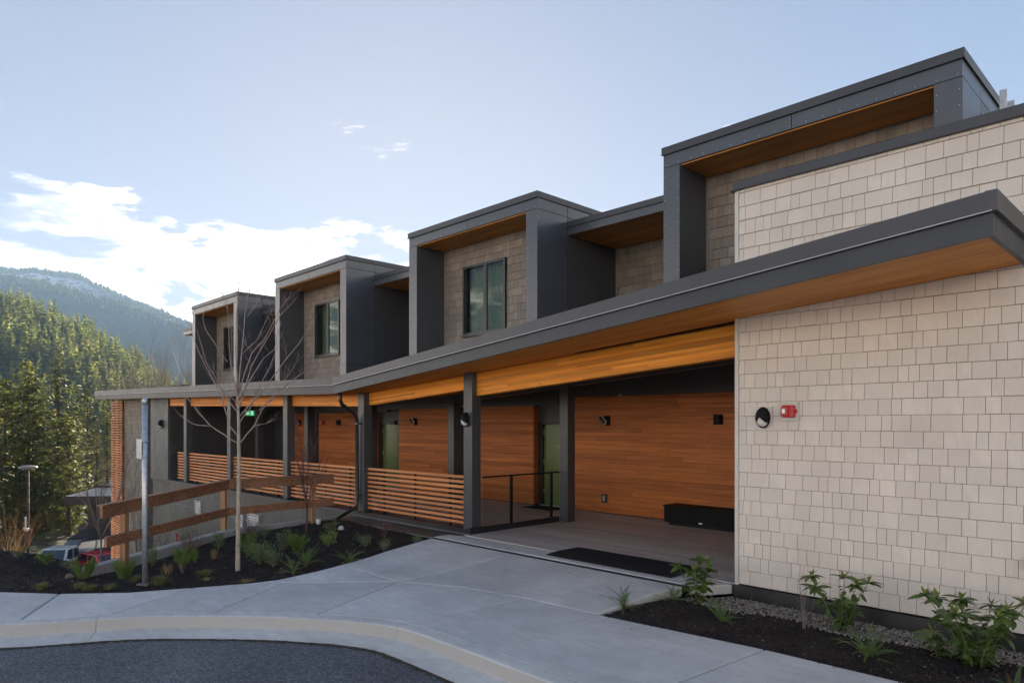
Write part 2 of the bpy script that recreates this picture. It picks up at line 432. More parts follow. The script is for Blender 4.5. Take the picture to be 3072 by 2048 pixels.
m_fernr = leaf_mat('dry_fern_leaf', (0.14, 0.085, 0.03), (0.22, 0.13, 0.05), 0.3, 0.6, 0.2, 9)
m_pine = leaf_mat('pine_needle', (0.075, 0.14, 0.030), (0.20, 0.27, 0.06), 0.25, 0.5, 0.3, 7)
m_shrub = leaf_mat('shrub_leaf', (0.08, 0.13, 0.045), (0.22, 0.27, 0.11), 0.25, 0.45, 0.4, 8)
m_grass = leaf_mat('grass_blade', (0.13, 0.15, 0.05), (0.27, 0.25, 0.10), 0.35, 0.6, 0.2, 12)
m_straw = leaf_mat('straw_blade', (0.30, 0.20, 0.09), (0.46, 0.33, 0.17), 0.3, 0.7, 0.2, 12)
m_twigr = simple('reddish_twig', (0.13, 0.062, 0.056), 0.7, 0.3, var=0.3, vs=8)
m_twig = simple('grey_twig', (0.20, 0.165, 0.14), 0.75, 0.25, var=0.3, vs=10)
m_bark = simple('young_bark', (0.42, 0.36, 0.27), 0.8, 0.25, var=0.28, vs=14, bump=0.5, bs=90)
m_limb = simple('limb_bark', (0.34, 0.26, 0.225), 0.7, 0.3, var=0.25, vs=9)
m_trunk = simple('conifer_bark', (0.075, 0.055, 0.04), 0.9, 0.2, var=0.3, vs=6)
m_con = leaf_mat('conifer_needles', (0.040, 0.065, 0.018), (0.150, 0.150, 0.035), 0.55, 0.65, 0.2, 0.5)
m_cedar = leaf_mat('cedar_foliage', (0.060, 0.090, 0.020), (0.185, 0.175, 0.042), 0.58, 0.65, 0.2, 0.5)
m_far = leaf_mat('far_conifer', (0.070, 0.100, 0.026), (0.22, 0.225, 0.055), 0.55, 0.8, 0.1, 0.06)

# ================================================================== ground surface heights
CREST = [(-13.95, 10.0), (-13.9, 7.7), (-13.5, 5.35), (-11.6, 2.75), (-12.7, 2.55), (-14.4, 1.7), (-20.0, -3.5), (-26.0, -12.0), (-40.0, -70.0)]
UPPER = CREST + [(60.0, -70.0), (60.0, 10.0)]
def _inside(x, y, poly):
    c = False; j = len(poly) - 1
    for i in range(len(poly)):
        xi, yi = poly[i]; xj, yj = poly[j]
        if (yi > y) != (yj > y) and x < (xj-xi)*(y-yi)/(yj-yi) + xi: c = not c
        j = i
    return c
def _pdist(x, y, line):
    best = 1e9
    for (ax, ay), (bx, by) in zip(line, line[1:]):
        dx, dy = bx-ax, by-ay; t = max(0, min(1, ((x-ax)*dx + (y-ay)*dy) / (dx*dx+dy*dy)))
        best = min(best, math.hypot(x-ax-t*dx, y-ay-t*dy))
    return best
def fall(s):                             # how far the land has dropped s metres past the crest
    pts = [(0, 0), (0.6, 0.08), (2.0, 0.7), (6.5, 3.1), (9, 3.7), (18, 4.9), (28, 7.1), (34, 7.8), (80, 8.3), (200, 10.0), (5000, 12.0)]
    for (a, p), (b, q) in zip(pts, pts[1:]):
        if s <= b: return p + (q-p)*(s-a)/(b-a)
    return 12.0
def land(x, y):
    if _inside(x, y, UPPER): return -0.17
    return -0.17 - fall(_pdist(x, y, CREST))
def pave(x, y):                          # paved surface: level by the road, rising to the deck
    if y < 6.3: return -0.13
    return -0.13 + 0.11 * min(1.0, (y-6.3)/1.5)
def bedz(x, y):                          # planted surface
    s = 0.0
    if not _inside(x, y, UPPER): s = fall(_pdist(x, y, CREST))
    w = mnoise.noise(Vector((x*1.3, y*1.3, 0.4)))*0.035 + mnoise.noise(Vector((x*4.1, y*4.1, 3.3)))*0.016
    base = -0.165 + 0.05*max(0.0, min(1.0, (-9.6-x)/3)) + 0.05*max(0.0, min(1.0, (y-5.5)/2.5))
    base += 0.06*math.exp(-((x+15.0)**2 + (y-1.2)**2)/1.6) - 0.17*math.exp(-((x+12.9)**2 + (y-2.7)**2)/0.9)
    return base + w - s

# ================================================================== THE BUILDING
B = thing('lodge_building', (-16.0, 10.0, 0.0), 'long two-storey dark grey building with framed upper bays, sloping canopy and pale shingle end wall', 'building')

def soff(x):
    return 3.70 + 0.0695*x if x > -13.95 else 2.7305 + 0.0195*(-13.95 - x)
def yfr(x):
    return 6.81 + (-1.35 - x)*0.0884 if x > -13.95 else 7.924
YF, YB, YG, YGW, YR = 9.95, 10.80, 10.86, 12.50, 12.65     # bay front, bay window wall, gap roof edge, gap wall, walkway rear wall

# solid mass of the rooms behind, in dark panel
mass = MB().box(-33.4, 8.0, 13.0, 21.0, -8.0, 6.15)
mass.box(-33.4, -4.45, 12.52, 13.0, 3.25, 6.0)
mass.box(-4.38, 8.0, 8.36, 13.0, -0.6, 3.2)
mass.box(-4.38, 8.0, 8.36, 9.90, 3.2, 4.92)
mk('room_block', mass, m_panel, B)

# ------------------------------------------------------------------ shingle helper
def shingle_row_list(x0, x1, z0, z1, e=0.179, seed=1):
    r = random.Random(seed); out = []; k = 0; z = z0
    W = [0.105, 0.135, 0.145, 0.165, 0.19, 0.21, 0.29]
    while z < z1 - 0.01:
        x = x0; first = True
        while x < x1 - 0.004:
            w = r.choice(W) * (1 if not first else r.uniform(0.3, 1.0)); first = False
            xe = min(x + w, x1)
            if x1 - xe < 0.05: xe = x1
            out.append((x, xe, z, min(z + e, z1), r.uniform(-0.002, 0.002))); x = xe
        z += e; k += 1
    return out
_sv = [(-.5, -1, -.5), (.5, -1, -.5), (.5, 0, -.5), (-.5, 0, -.5), (-.5, -.22, .5), (.5, -.22, .5), (.5, 0, .5), (-.5, 0, .5)]
def shingle_hexa(mb, s, y, th=0.013, g=0.0026):
    x0, x1, z0, z1, dz = s; x0 += g; x1 -= g; z0 += dz + 0.006
    mb.hexa([(x0, y-th, z0), (x1, y-th, z0), (x1, y, z0), (x0, y, z0), (x0, y-th*.22, z1), (x1, y-th*.22, z1), (x1, y, z1), (x0, y, z1)])

# ------------------------------------------------------------------ pale shingle end wall
YW = 8.30
W = part('shingle_wall', B)
mk('backing', MB().box(-4.40, 3.5, YW+0.012, YW+0.055, 0.0, 5.06), m_shback, W)
me_sh = MB().hexa(_sv).mesh('shingle', m_sh)
allsh = [s for s in shingle_row_list(-4.385, 3.4, 0.0, 5.07, seed=11)]
def px_size(s):
    xm, zm = (s[0]+s[1])/2, (s[2]+s[3])/2
    D = FW[0]*xm + FW[1]*YW; l = RT[0]*xm + RT[1]*YW
    if D < 1: return 0
    u = CX + FPX*l/D; v = HY - FPX*(zm-EYE)/D
    if u > 3100 or v < 250: return 0
    if soff(xm) - 0.02 < zm < soff(xm) + 0.33: return 0
    return (s[1]-s[0])*(s[3]-s[2])/(D*D)
allsh.sort(key=px_size, reverse=True)
for s in allsh[:300]:
    o = link('shingle', me_sh, W)
    o.location = ((s[0]+s[1])/2, YW+0.012, (s[2]+s[4]+0.006+s[3])/2); o.scale = (s[1]-s[0]-0.0055, 0.013, s[3]-s[2]-s[4]-0.006)
rest = MB()
for s in allsh[300:]: shingle_hexa(rest, s, YW+0.012)
tag(mk('shingle_field', rest, m_sh, W), kind='stuff')
mk('corner_trim', MB().box(-4.44, -4.388, YW-0.008, YW+0.06, -0.02, 5.06), m_trim, W, bevel=0.004)
mk('base_flashing', MB().hexa([(-4.44, YW-0.05, -0.26), (3.5, YW-0.05, -0.26), (3.5, YW+0.06, -0.26), (-4.44, YW+0.06, -0.26), (-4.44, YW-0.035, -0.012), (3.5, YW-0.035, -0.012), (3.5, YW+0.06, -0.004), (-4.44, YW+0.06, -0.004)]), m_black, W)
cap = MB().box(-4.455, 3.5, YW-0.04, YW+0.30, 5.055, 5.172)
mk('parapet_cap', cap, m_cap, W, bevel=0.006)
mk('cap_lip', MB().box(-4.475, -4.40, YW-0.055, YW+0.30, 5.045, 5.062), m_cap, W)

# ------------------------------------------------------------------ framed upper bays
def window(parent, x0, x1, z0, z1, y):
    f = 0.055
    piece('window_frame', x0, x1, y-0.05, y+0.04, z1-f, z1, m_black, parent)
    piece('window_frame', x0, x1, y-0.05, y+0.04, z0, z0+f, m_black, parent)
    piece('window_frame', x0, x0+f, y-0.05, y+0.04, z0+f, z1-f, m_black, parent)
    piece('window_frame', x1-f, x1, y-0.05, y+0.04, z0+f, z1-f, m_black, parent)
    xm = x0 + (x1-x0)*0.53
    piece('mullion', xm-0.045, xm+0.045, y-0.045, y+0.03, z0+f, z1-f, m_black, parent)
    piece('sill', x0-0.03, x1+0.03, y-0.075, y+0.02, z0-0.035, z0-0.002, m_panel, parent)
    for a, b, q in ((x0+f, xm-0.045, 0.0), (xm+0.045, x1-f, -0.018)):
        mk('pane', MB().box(a, b, y+q-0.003, y+q+0.003, z0+f, z1-f), m_glass, parent)
        piece('sash', a, a+0.03, y+q-0.018, y+q+0.012, z0+f, z1-f, m_black, parent)
    cu = MB(); nx = 42
    for i in range(nx):
        a, b = x0+f+(x1-x0-2*f)*i/nx, x0+f+(x1-x0-2*f)*(i+1)/nx
        ya, yb = y+0.20+0.009*math.sin(i*1.15), y+0.20+0.009*math.sin((i+1)*1.15)
        cu.quad((a, ya, z0), (b, yb, z0), (b, yb, z1), (a, ya, z1))
    mk('curtain', cu, m_curtain, parent, smooth=True)

BAYS = [(-2.29, 3.57), (-9.57, 3.07), (-16.84, 3.03), (-24.12, 3.18)]
for bi, (xr, z0) in enumerate(BAYS):
    xl = xr - 4.33
    P = part('framed_bay', B)
    lab = ['widest-looking upper bay nearest the pale shingle wall', 'upper bay with the clearest sliding window', 'third upper bay, half behind the bare tree', 'farthest upper bay at the left end'][bi]
    P['label'] = lab
    PW = 0.31
    core = MB().box(xl+0.014, xl+PW-0.012, YF+0.014, YGW+0.02, z0, 6.565)
    core.box(xr-PW+0.012, xr-0.014, YF+0.014, YGW+0.02, z0, 6.563)
    core.box(xl+PW-0.012, xr-PW+0.012, YF+0.016, YGW+0.02, 6.345, 6.561)
    core.box(xl+0.02, xr-0.02, YGW+0.02, 17.0, 6.0, 6.561)
    mk('frame_core', core, m_joint, P)
    xm = xl + 4.33*0.505
    for a, b in ((xl, xm-0.006), (xm+0.006, xr)):
        piece('header_panel', a, b, YF, YF+0.014, 6.352, 6.572, m_frame, P)
    for a, b in ((xl, xl+PW), (xr-PW, xr)):
        piece('post_panel', a, b, YF, YF+0.014, 3.705, 6.342, m_frame, P)
        piece('post_panel', a, b, YF, YF+0.014, z0, 3.695, m_frame, P)
    # reveals inside the frame
    piece('reveal_panel', xl+PW-0.012, xl+PW, YF+0.014, YB, z0, 6.34, m_panel, P)
    piece('reveal_panel', xr-PW, xr-PW+0.012, YF+0.014, YB, z0, 6.34, m_panel, P)
    # outer right side, panels with joints
    yj = YG + 0.0
    for y0, y1 in ((YF+0.002, yj-0.006), (yj+0.006, YGW+0.02)):
        piece('side_panel', xr-0.014, xr, y0, y1, 6.352, 6.572, m_frame, P)
        for a, b in ((z0, 3.695), (3.705, 6.342)):
            if b > a: piece('side_panel', xr-0.014, xr, y0, y1, a, b, m_frame if y0 < yj else m_panel, P)
    piece('side_panel', xr-0.014, xr, YGW+0.026, 17.0, 6.0, 6.572, m_frame, P)
    piece('side_panel', xl, xl+0.014, YF+0.002, YGW+0.02, z0, 6.572, m_frame, P)
    # cap
    cp = MB().box(xl-0.025, xr+0.028, YF-0.03, YF+0.24, 6.566, 6.690)
    cp.box(xr-0.22, xr+0.028, YF+0.24, 17.0, 6.566, 6.690)
    cp.box(xl-0.025, xl+0.22, YF+0.24, 17.0, 6.566, 6.690)
    mk('cap', cp, m_cap, P, bevel=0.005)
    mk('cap_drip', MB().box(xl-0.034, xr+0.036, YF-0.039, YF-0.024, 6.560, 6.570), m_cap, P)
    fx = MB()
    for xq in (xl+0.03, xl+PW-0.03, xr-PW+0.03, xr-0.03):
        for q in range(13):
            zq = 3.8 + q*0.2; fx.box(xq-0.006, xq+0.006, YF-0.004, YF, zq-0.006, zq+0.006)
    for q in range(19):
        xq = xl + 0.05 + q*0.235; fx.box(xq-0.006, xq+0.006, YF-0.004, YF, 6.385, 6.397)
    for q in range(12):
        zq = 3.8 + q*0.215
        for yq in (YF+0.04, YG-0.05): fx.box(xr, xr+0.004, yq-0.006, yq+0.006, zq-0.006, zq+0.006)
    tag(mk('rivets', fx, m_edge, P), kind='stuff')
    # wood soffit
    for k in range(6):
        ya = YF+0.03 + (YB-YF-0.03)*k/6; yb = YF+0.03 + (YB-YF-0.03)*(k+1)/6 - 0.003
        piece('soffit_board', xl+PW, xr-PW, ya, yb, 6.328, 6.343, m_soff, P)
    # window wall
    wx0, wx1, wz0, wz1 = xr-3.26, xr-1.78, 4.17, 5.82
    wall = MB()
    ix0, ix1 = xl+PW, xr-PW
    for a, b, c, d in ((ix0, wx0, z0, 6.33), (wx1, ix1, z0, 6.33), (wx0, wx1, z0, wz0), (wx0, wx1, wz1, 6.33)):
        wall.box(a, b, YB+0.012, YB+0.06, c, d)
    mk('wall_backing', wall, m_shdback, P)
    mk('room_back', MB().box(ix0, ix1, YB+0.5, YB+0.55, z0, 6.33), m_panel, P)
    sh = MB()
    for s in shingle_row_list(ix0+0.03, ix1, z0 + 0.05, 6.33, seed=20+bi):
        if s[1] > wx0 and s[0] < wx1 and s[3] > wz0 and s[2] < wz1:
            for a, b in ((s[0], min(s[1], wx0)), (max(s[0], wx1), s[1])):
                if b - a > 0.02: shingle_hexa(sh, (a, b, s[2], s[3], s[4]), YB+0.012)
            xa, xb = max(s[0], wx0), min(s[1], wx1)
            if s[2] < wz0 - 0.02 : shingle_hexa(sh, (xa, xb, s[2], wz0, 0), YB+0.012)
            if s[3] > wz1 + 0.02 : shingle_hexa(sh, (xa, xb, wz1, s[3], 0), YB+0.012)
        else: shingle_hexa(sh, s, YB+0.012)
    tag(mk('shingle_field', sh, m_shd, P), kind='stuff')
    piece('corner_trim', ix0, ix0+0.03, YB-0.012, YB+0.03, z0, 6.33, m_shd, P)
    window(P, wx0, wx1, wz0, wz1, YB+0.0)

# ------------------------------------------------------------------ lower roofs between the bays
GAPS = [(-9.57, -6.62, 3.30), (-16.84, -13.90, 3.03), (-24.12, -21.17, 3.15), (-32.1, -28.45, 3.25)]
for gi, (xa, xb, z0) in enumerate(GAPS):
    G = part('recessed_bay', B)
    xa2 = xa + 0.002; xb2 = xb - 0.002
    mk('roof_slab', MB().box(xa2, xb2, YG+0.02, 13.2, 5.99, 6.235), m_joint, G)
    piece('fascia', xa2, xb2, YG, YG+0.02, 5.975, 6.135, m_frame, G)
    mk('cap', MB().box(xa2, xb2, YG-0.03, YG+0.30, 6.130, 6.248), m_cap, G, bevel=0.005)
    for k in range(6):
        ya = YG+0.022 + (YGW-YG-0.03)*k/6
        piece('soffit_board', xa2, xb2, ya, ya+(YGW-YG-0.03)/6-0.003, 5.974, 5.989, m_soff, G)
    mk('wall_backing', MB().box(xa2, xb2, YGW+0.012, YGW+0.05, z0, 5.98), m_shdback, G)
    sh = MB()
    for s in shingle_row_list(xa2+0.03, xb2, z0+0.02, 5.975, seed=40+gi): shingle_hexa(sh, s, YGW+0.012)
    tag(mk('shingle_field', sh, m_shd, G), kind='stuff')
    piece('corner_trim', xa2, xa2+0.03, YGW-0.012, YGW+0.03, z0, 5.975, m_shd, G)

# ------------------------------------------------------------------ sloping canopy
C = part('canopy', B)
XS = [-1.385, -4.42, -4.46, -7.6, -10.8, -13.95, -17.0, -20.5, -24.0, -27.5, -31.0, -34.27]
def band(x0, x1, yoff0, yoff1, dz0, dz1, mb):      # strip that follows the canopy edge from x0 to x1 (x0 > x1)
    mb.hexa([(x1, yfr(x1)+yoff0, soff(x1)+dz0), (x0, yfr(x0)+yoff0, soff(x0)+dz0), (x0, yfr(x0)+yoff1, soff(x0)+dz0), (x1, yfr(x1)+yoff1, soff(x1)+dz0),
             (x1, yfr(x1)+yoff0, soff(x1)+dz1), (x0, yfr(x0)+yoff0, soff(x0)+dz1), (x0, yfr(x0)+yoff1, soff(x0)+dz1), (x1, yfr(x1)+yoff1, soff(x1)+dz1)])
for x0, x1 in ((-1.35, -13.95), (-13.95, -34.3)):
    mb = MB(); band(x0, x1, 0.0, 0.045, 0.0, 0.20, mb); mk('fascia', mb, m_fascia, C)
    mb = MB(); band(x0, x1, -0.035, 0.055, 0.196, 0.362, mb); mk('cap', mb, m_cap, C)
    mb = MB(); band(x0, x1, -0.046, -0.030, 0.190, 0.199, mb); mk('drip_glint', mb, m_edge, C)  # bright reflection along the cap's lower edge, put in as a pale strip
s0, y0 = soff(-1.35), yfr(-1.35)
mk('fascia', MB().box(-1.395, -1.35, y0+0.045, 8.29, s0, s0+0.20), m_fascia, C)
mk('cap', MB().box(-1.40, -1.312, y0-0.035, 8.288, s0+0.194, s0+0.364), m_cap, C)
mk('fascia', MB().box(-34.3, -34.255, yfr(-34)+0.045, 13.0, soff(-34.3), soff(-34.3)+0.20), m_fascia, C)
mk('cap', MB().box(-34.335, -34.25, yfr(-34)-0.035, 13.0, soff(-34.3)+0.194, soff(-34.3)+0.364), m_cap, C)
# roof deck over it
roof = MB()
for x0, x1 in zip(XS, XS[1:]):
    yb = 8.29 if x0 > -4.42 else 12.9
    roof.hexa([(x1, yfr(x1)+0.05, soff(x1)+0.03), (x0, yfr(x0)+0.05, soff(x0)+0.03), (x0, yb, soff(x0)+0.03), (x1, yb, soff(x1)+0.03),
               (x1, yfr(x1)+0.05, soff(x1)+0.335), (x0, yfr(x0)+0.05, soff(x0)+0.335), (x0, yb, soff(x0)+0.335), (x1, yb, soff(x1)+0.335)])
mk('roof_membrane', roof, m_matt, C)
mk('roof_upstand', MB().box(-33.2, -27.9, 9.4, 9.7, 3.3, 3.56), m_matt, C)
# soffit boards, level across, sloping along
def soffit_strip(x0, x1, ya0, yb0, ya1, yb1, dz=0.012):
    mb = MB()
    mb.hexa([(x1, ya1, soff(x1)+dz), (x0, ya0, soff(x0)+dz), (x0, yb0, soff(x0)+dz), (x1, yb1, soff(x1)+dz),
             (x1, ya1, soff(x1)+dz+0.015), (x0, ya0, soff(x0)+dz+0.015), (x0, yb0, soff(x0)+dz+0.015), (x1, yb1, soff(x1)+dz+0.015)])
    return mb
nb = 9
for k in range(nb):
    for x0, x1 in ((-1.40, -7.4), (-7.404, -13.948), (-13.952, -20.6), (-20.604, -27.4), (-27.404, -34.25)):
        y0a, y1a = yfr(x0)+0.047, yfr(x1)+0.047
        f0 = lambda q, a: a + (8.66-a)*q/nb
        mk('soffit_board', soffit_strip(x0, x1, f0(k, y0a), min(f0(k+1, y0a)-0.004, 8.285 if x0 > -2 else 9), f0(k, y1a), f0(k+1, y1a)-0.004), m_soff, C) if not (x0 > -2 and f0(k, y0a) > 8.28) else None
for k in range(12):
    ya = 8.66 + 4.2*k/12; yb = 8.66 + 4.2*(k+1)/12 - 0.004
    for x0, x1 in ((-4.46, -9.0), (-9.004, -13.948), (-13.952, -20.6), (-20.604, -29.0)):
        mk('soffit_board', soffit_strip(x0, x1, ya, yb, ya, yb), m_soff, C)

# ------------------------------------------------------------------ glulam beams
def beam(x0, x1, y0, y1, depth, lam, seed, gap_top=0.0):       # x0 > x1, lamellae follow the soffit
    r = random.Random(seed); Bm = part('beam', B); n = max(3, round(depth/lam))
    for k in range(n):
        a, b = -depth*(k+1)/n, -depth*k/n
        x = x0
        while x > x1 + 0.01:
            xe = max(x1, x - r.uniform(1.2, 3.8))
            if xe - x1 < 0.4: xe = x1
            mb = MB(); yq = y0 + r.uniform(0, 0.0012)
            pts = [-13.95] if x > -13.95 > xe else []
            xs = [x] + pts + [xe]
            for xa, xb in zip(xs, xs[1:]):
                mb.hexa([(xb, yq, soff(xb)+a), (xa, yq, soff(xa)+a), (xa, y1, soff(xa)+a), (xb, y1, soff(xb)+a),
                         (xb, yq, soff(xb)+b-0.0006), (xa, yq, soff(xa)+b-0.0006), (xa, y1, soff(xa)+b-0.0006), (xb, y1, soff(xb)+b-0.0006)])
            mk('lamella', mb, m_glu, Bm); x = xe
beam(-4.447, -9.87, 8.62, 8.80, 0.425, 0.042, 3)
beam(-10.11, -13.63, 8.64, 8.80, 0.275, 0.04, 4)
for i, x in enumerate((-13.86, -17.61, -21.36, -25.11)):
    beam(x, max(x-3.5, -26.95) if x > -25 else -26.95, 8.64, 8.80, 0.265, 0.045, 5+i)

# ------------------------------------------------------------------ posts and columns
for x in (-10.12, -13.87, -17.62, -21.37, -25.12):
    mk('post', MB().box(x, x+0.25, 8.5, 8.72, 0.06, soff(x)+0.014), m_col, B, bevel=0.006)
    mk('post_base', MB().box(x-0.015, x+0.265, 8.485, 8.735, 0.05, 0.075), m_matt, B)
for x in (-9.83, -13.58, -17.33, -21.08, -24.83):
    mk('column', MB().box(x, x+0.23, 10.9, 11.12, 0.005, soff(x)+0.014), m_col, B, bevel=0.006)
for x0, x1 in ((-4.45, -9.6), (-9.6, -13.95), (-13.95, -21.0), (-21.0, -28.9)):
    mb = MB(); a = 0.19
    mb.hexa([(x1, 10.93, soff(x1)-a), (x0, 10.93, soff(x0)-a), (x0, 11.09, soff(x0)-a), (x1, 11.09, soff(x1)-a), (x1, 10.93, soff(x1)+0.01), (x0, 10.93, soff(x0)+0.01), (x0, 11.09, soff(x0)+0.01), (x1, 11.09, soff(x1)+0.01)])
    mk('rear_beam', mb, m_panel, B)

# ------------------------------------------------------------------ walkway rear wall
RW = part('rear_wall', B)
def cladding(x0, x1, z1, seed):
    r = random.Random(seed); e = 0.104; z = 0.025; n = int(round((z1-z)/e)); e = (z1-z)/n
    for k in range(n):
        x = x0; za = z + k*e
        while x < x1 - 0.01:
            xe = min(x1, x + r.uniform(1.4, 3.9))
            if x1 - xe < 0.35: xe = x1
            piece('plank', x+0.001, xe-0.001, YR-0.018+r.uniform(-0.0012, 0.0012), YR+0.004, za+0.0012, za+e-0.0012, m_clad, RW); x = xe
for i, (a, b) in enumerate(((-10.90, -4.45), (-14.55, -12.28), (-18.20, -15.30), (-23.30, -19.60), (-25.40, -23.95))):
    cladding(a, b, 2.45 if i in (3, 4) else 2.69 if i == 0 else 2.52, 60+i)
    mk('wall_backing', MB().box(a, b, YR+0.006, 12.99, 0.0, 3.6), m_joint, RW)
    mk('base_strip', MB().box(a, b, YR-0.008, YR+0.005, 0.0, 0.024), m_black, RW)
    mk('end_plank', MB().box(b-0.018, b+0.003, YR+0.005, 12.97, 0.02, 2.5), m_clad, RW)
# dark panels over the cladding
for x0, x1 in ((-4.45, -6.6), (-6.61, -9.0), (-9.01, -11.4), (-11.41, -13.95), (-13.95, -16.4), (-16.41, -18.8), (-18.81, -21.2), (-21.21, -23.6), (-23.61, -26.0)):
    zb = 2.70 if x0 > -10.9 else 2.52 if x0 > -18.3 else 2.46
    mb = MB(); mb.hexa([(x1, YR-0.03, zb), (x0, YR-0.03, zb), (x0, YR, zb), (x1, YR, zb), (x1, YR-0.03, soff(x1)+0.01), (x0, YR-0.03, soff(x0)+0.01), (x0, YR, soff(x0)+0.01), (x1, YR, soff(x1)+0.01)])
    mk('upper_panel', mb, m_panel, RW)
for x0, x1 in ((-29.0, -27.2), (-27.19, -25.42), (-15.28, -14.57), (-23.93, -23.32)):
    piece('dark_panel', x0, x1, YR+0.02, YR+0.04, 0.0, 2.75, m_panel if x0 < -25 else m_joint, RW)
mk('side_wall', MB().box(-29.0, -26.98, 8.66, 12.8, -0.1, 3.05), m_panel, RW)

# doors
for x in (-12.20, -19.52):
    Dn = part('door', B); yd = 12.90
    xr_ = x + 1.28
    piece('door_leaf', x+0.07, x+1.02, yd-0.03, yd+0.01, 0.02, 2.04, m_door, Dn)
    piece('door_frame', x-0.07, x+0.06, yd-0.10, yd+0.05, 0.0, 2.10, m_black, Dn)
    piece('door_frame', x+1.03, x+1.12, yd-0.10, yd+0.05, 0.0, 2.10, m_black, Dn)
    piece('door_frame', x-0.07, x+1.12, yd-0.10, yd+0.05, 2.055, 2.105, m_black, Dn)
    piece('transom_panel', x-0.07, xr_, yd-0.06, yd, 2.11, 2.70, m_panel, Dn)
    piece('side_panel', x+1.125, xr_, yd-0.06, yd, 0.0, 2.10, m_panel, Dn)
    piece('threshold', x-0.02, x+1.08, yd-0.12, yd-0.035, 0.0, 0.022, m_galv, Dn)
    mk('handle', MB().tube([(x+0.93, yd-0.03, 0.98), (x+0.93, yd-0.085, 0.98), (x+0.80, yd-0.085, 0.98)], 0.011, 8), m_chrome, Dn, smooth=True)
    mk('peephole', MB().lathe([(0.014, -0.04), (0.014, -0.03)], (x+0.545, yd, 1.5), 'y', 10), m_chrome, Dn)
    for hz in (0.3, 1.05, 1.8): piece('hinge', x+0.055, x+0.075, yd-0.045, yd-0.028, hz, hz+0.1, m_galv, Dn)

# ------------------------------------------------------------------ deck
DK = part('deck', B)
bw = 0.140; nbd = 0; y = 8.305
r = random.Random(5)
while y < 12.60:
    xl_ = -9.86 if y < 8.74 else -26.95
    cuts = [xl_]; x = xl_
    while True:
        x += r.uniform(3.4, 4.9)
        if x > -4.45 - 1.2: break
        cuts.append(x)
    cuts.append(-4.445)
    for a, b in zip(cuts, cuts[1:]): piece('deck_board', a+0.001, b-0.001, y+0.003, y+bw-0.003, -0.022, 0.0, m_deck, DK)
    y += bw
mk('deck_frame', MB().box(-26.95, -4.45, 8.74, 12.64, -0.16, -0.024).box(-9.86, -4.45, 8.31, 8.738, -0.16, -0.024), m_joint, DK)
# deck edge under the railing: kerb and stepped black flashing
mk('edge_ledge', MB().box(-26.95, -9.87, 8.46, 8.735, -0.04, 0.052), m_panel, DK)
mk('edge_kerb', MB().box(-13.90, -9.858, 8.40, 8.458, -0.12, 0.085), m_black, DK)
mk('edge_kerb', MB().box(-9.856, -9.80, 8.40, 10.86, 0.002, 0.115), m_black, DK)
mk('lower_flashing', MB().hexa([(-13.92, 7.93, -0.30), (-9.90, 7.93, -0.30), (-9.90, 8.399, -0.30), (-13.92, 8.399, -0.30), (-13.92, 7.96, -0.075), (-9.90, 7.96, -0.075), (-9.90, 8.399, -0.035), (-13.92, 8.399, -0.035)]), m_black, DK)
mk('flashing_lip', MB().box(-13.92, -9.90, 7.945, 7.962, -0.085, -0.068), m_strip, DK)
mk('flashing_lip', MB().box(-13.90, -9.862, 8.388, 8.399, -0.012, -0.003), m_strip, DK)

# ------------------------------------------------------------------ slatted railings
BAYX = [(-13.615, -10.125), (-17.365, -13.875), (-21.115, -17.625), (-24.865, -21.375), (-26.0, -25.125)]
for bi, (a, b) in enumerate(BAYX):
    Rl = part('railing', B)
    for k in range(10):
        z = 0.135 + k*0.0975
        piece('slat', a, b, 8.60, 8.632, z, z+0.052, m_slat, Rl)
    nst = 3 if b - a > 2 else 1
    for q in range(nst):
        xq = a + (b-a)*(q+0.5)/nst
        piece('stanchion', xq-0.02, xq+0.02, 8.634, 8.67, 0.05, 1.05, m_matt, Rl)
    mk('glass_panel', MB().box(a+0.02, b-0.02, 8.680, 8.688, 0.10, 1.03), m_guard, Rl)

# glass guard beside the entry
GG = part('glass_guard', B)
piece('top_rail', -9.845, -9.815, 8.73, 10.88, 1.03, 1.06, m_matt, GG)
for yq in (9.46, 10.62): piece('stanchion', -9.85, -9.81, yq, yq+0.05, 0.1, 1.03, m_matt, GG)
for ya, yb in ((8.75, 9.45), (9.52, 10.61)):
    mk('glass_panel', MB().box(-9.836, -9.826, ya, yb, 0.13, 1.02), m_guard, GG)

# ------------------------------------------------------------------ left end: panels, shingles, slat screen
E_ = part('end_wall', B)
for a, b in ((-28.95, -28.45), (-28.44, -26.98)):
    zt = soff(b)
    piece('wall_panel', a, b, 8.58, 8.66, -0.05, zt, m_lower, E_)
mk('wall_recess', MB().box(-29.95, -28.96, 8.72, 8.80, -7.0, 3.08), m_joint, E_)
mk('wall_backing', MB().box(-32.5, -29.9, 8.62, 8.75, -7.0, 3.08), m_shdback, E_)
sh = MB()
for s in shingle_row_list(-32.45, -29.92, -6.2, 3.06, seed=77): shingle_hexa(sh, s, 8.62)
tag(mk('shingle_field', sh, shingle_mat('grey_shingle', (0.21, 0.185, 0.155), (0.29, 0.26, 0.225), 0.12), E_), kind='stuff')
mk('block', MB().box(-33.3, -27.0, 8.82, 13.0, -8.0, 3.05), m_panel, E_)
SCN = part('slat_screen', B)
for k in range(78):
    z = -5.23 + k*0.1065
    piece('slat', -34.15, -32.50, 8.50, 8.54, z, z+0.055, m_slat, SCN)
    piece('slat', -34.15, -34.11, 8.545, 12.6, z, z+0.055, m_slat, SCN)
for x in (-33.9, -33.2, -32.6): piece('upright', x, x+0.04, 8.545, 8.60, -6.5, 3.06, m_matt, SCN)

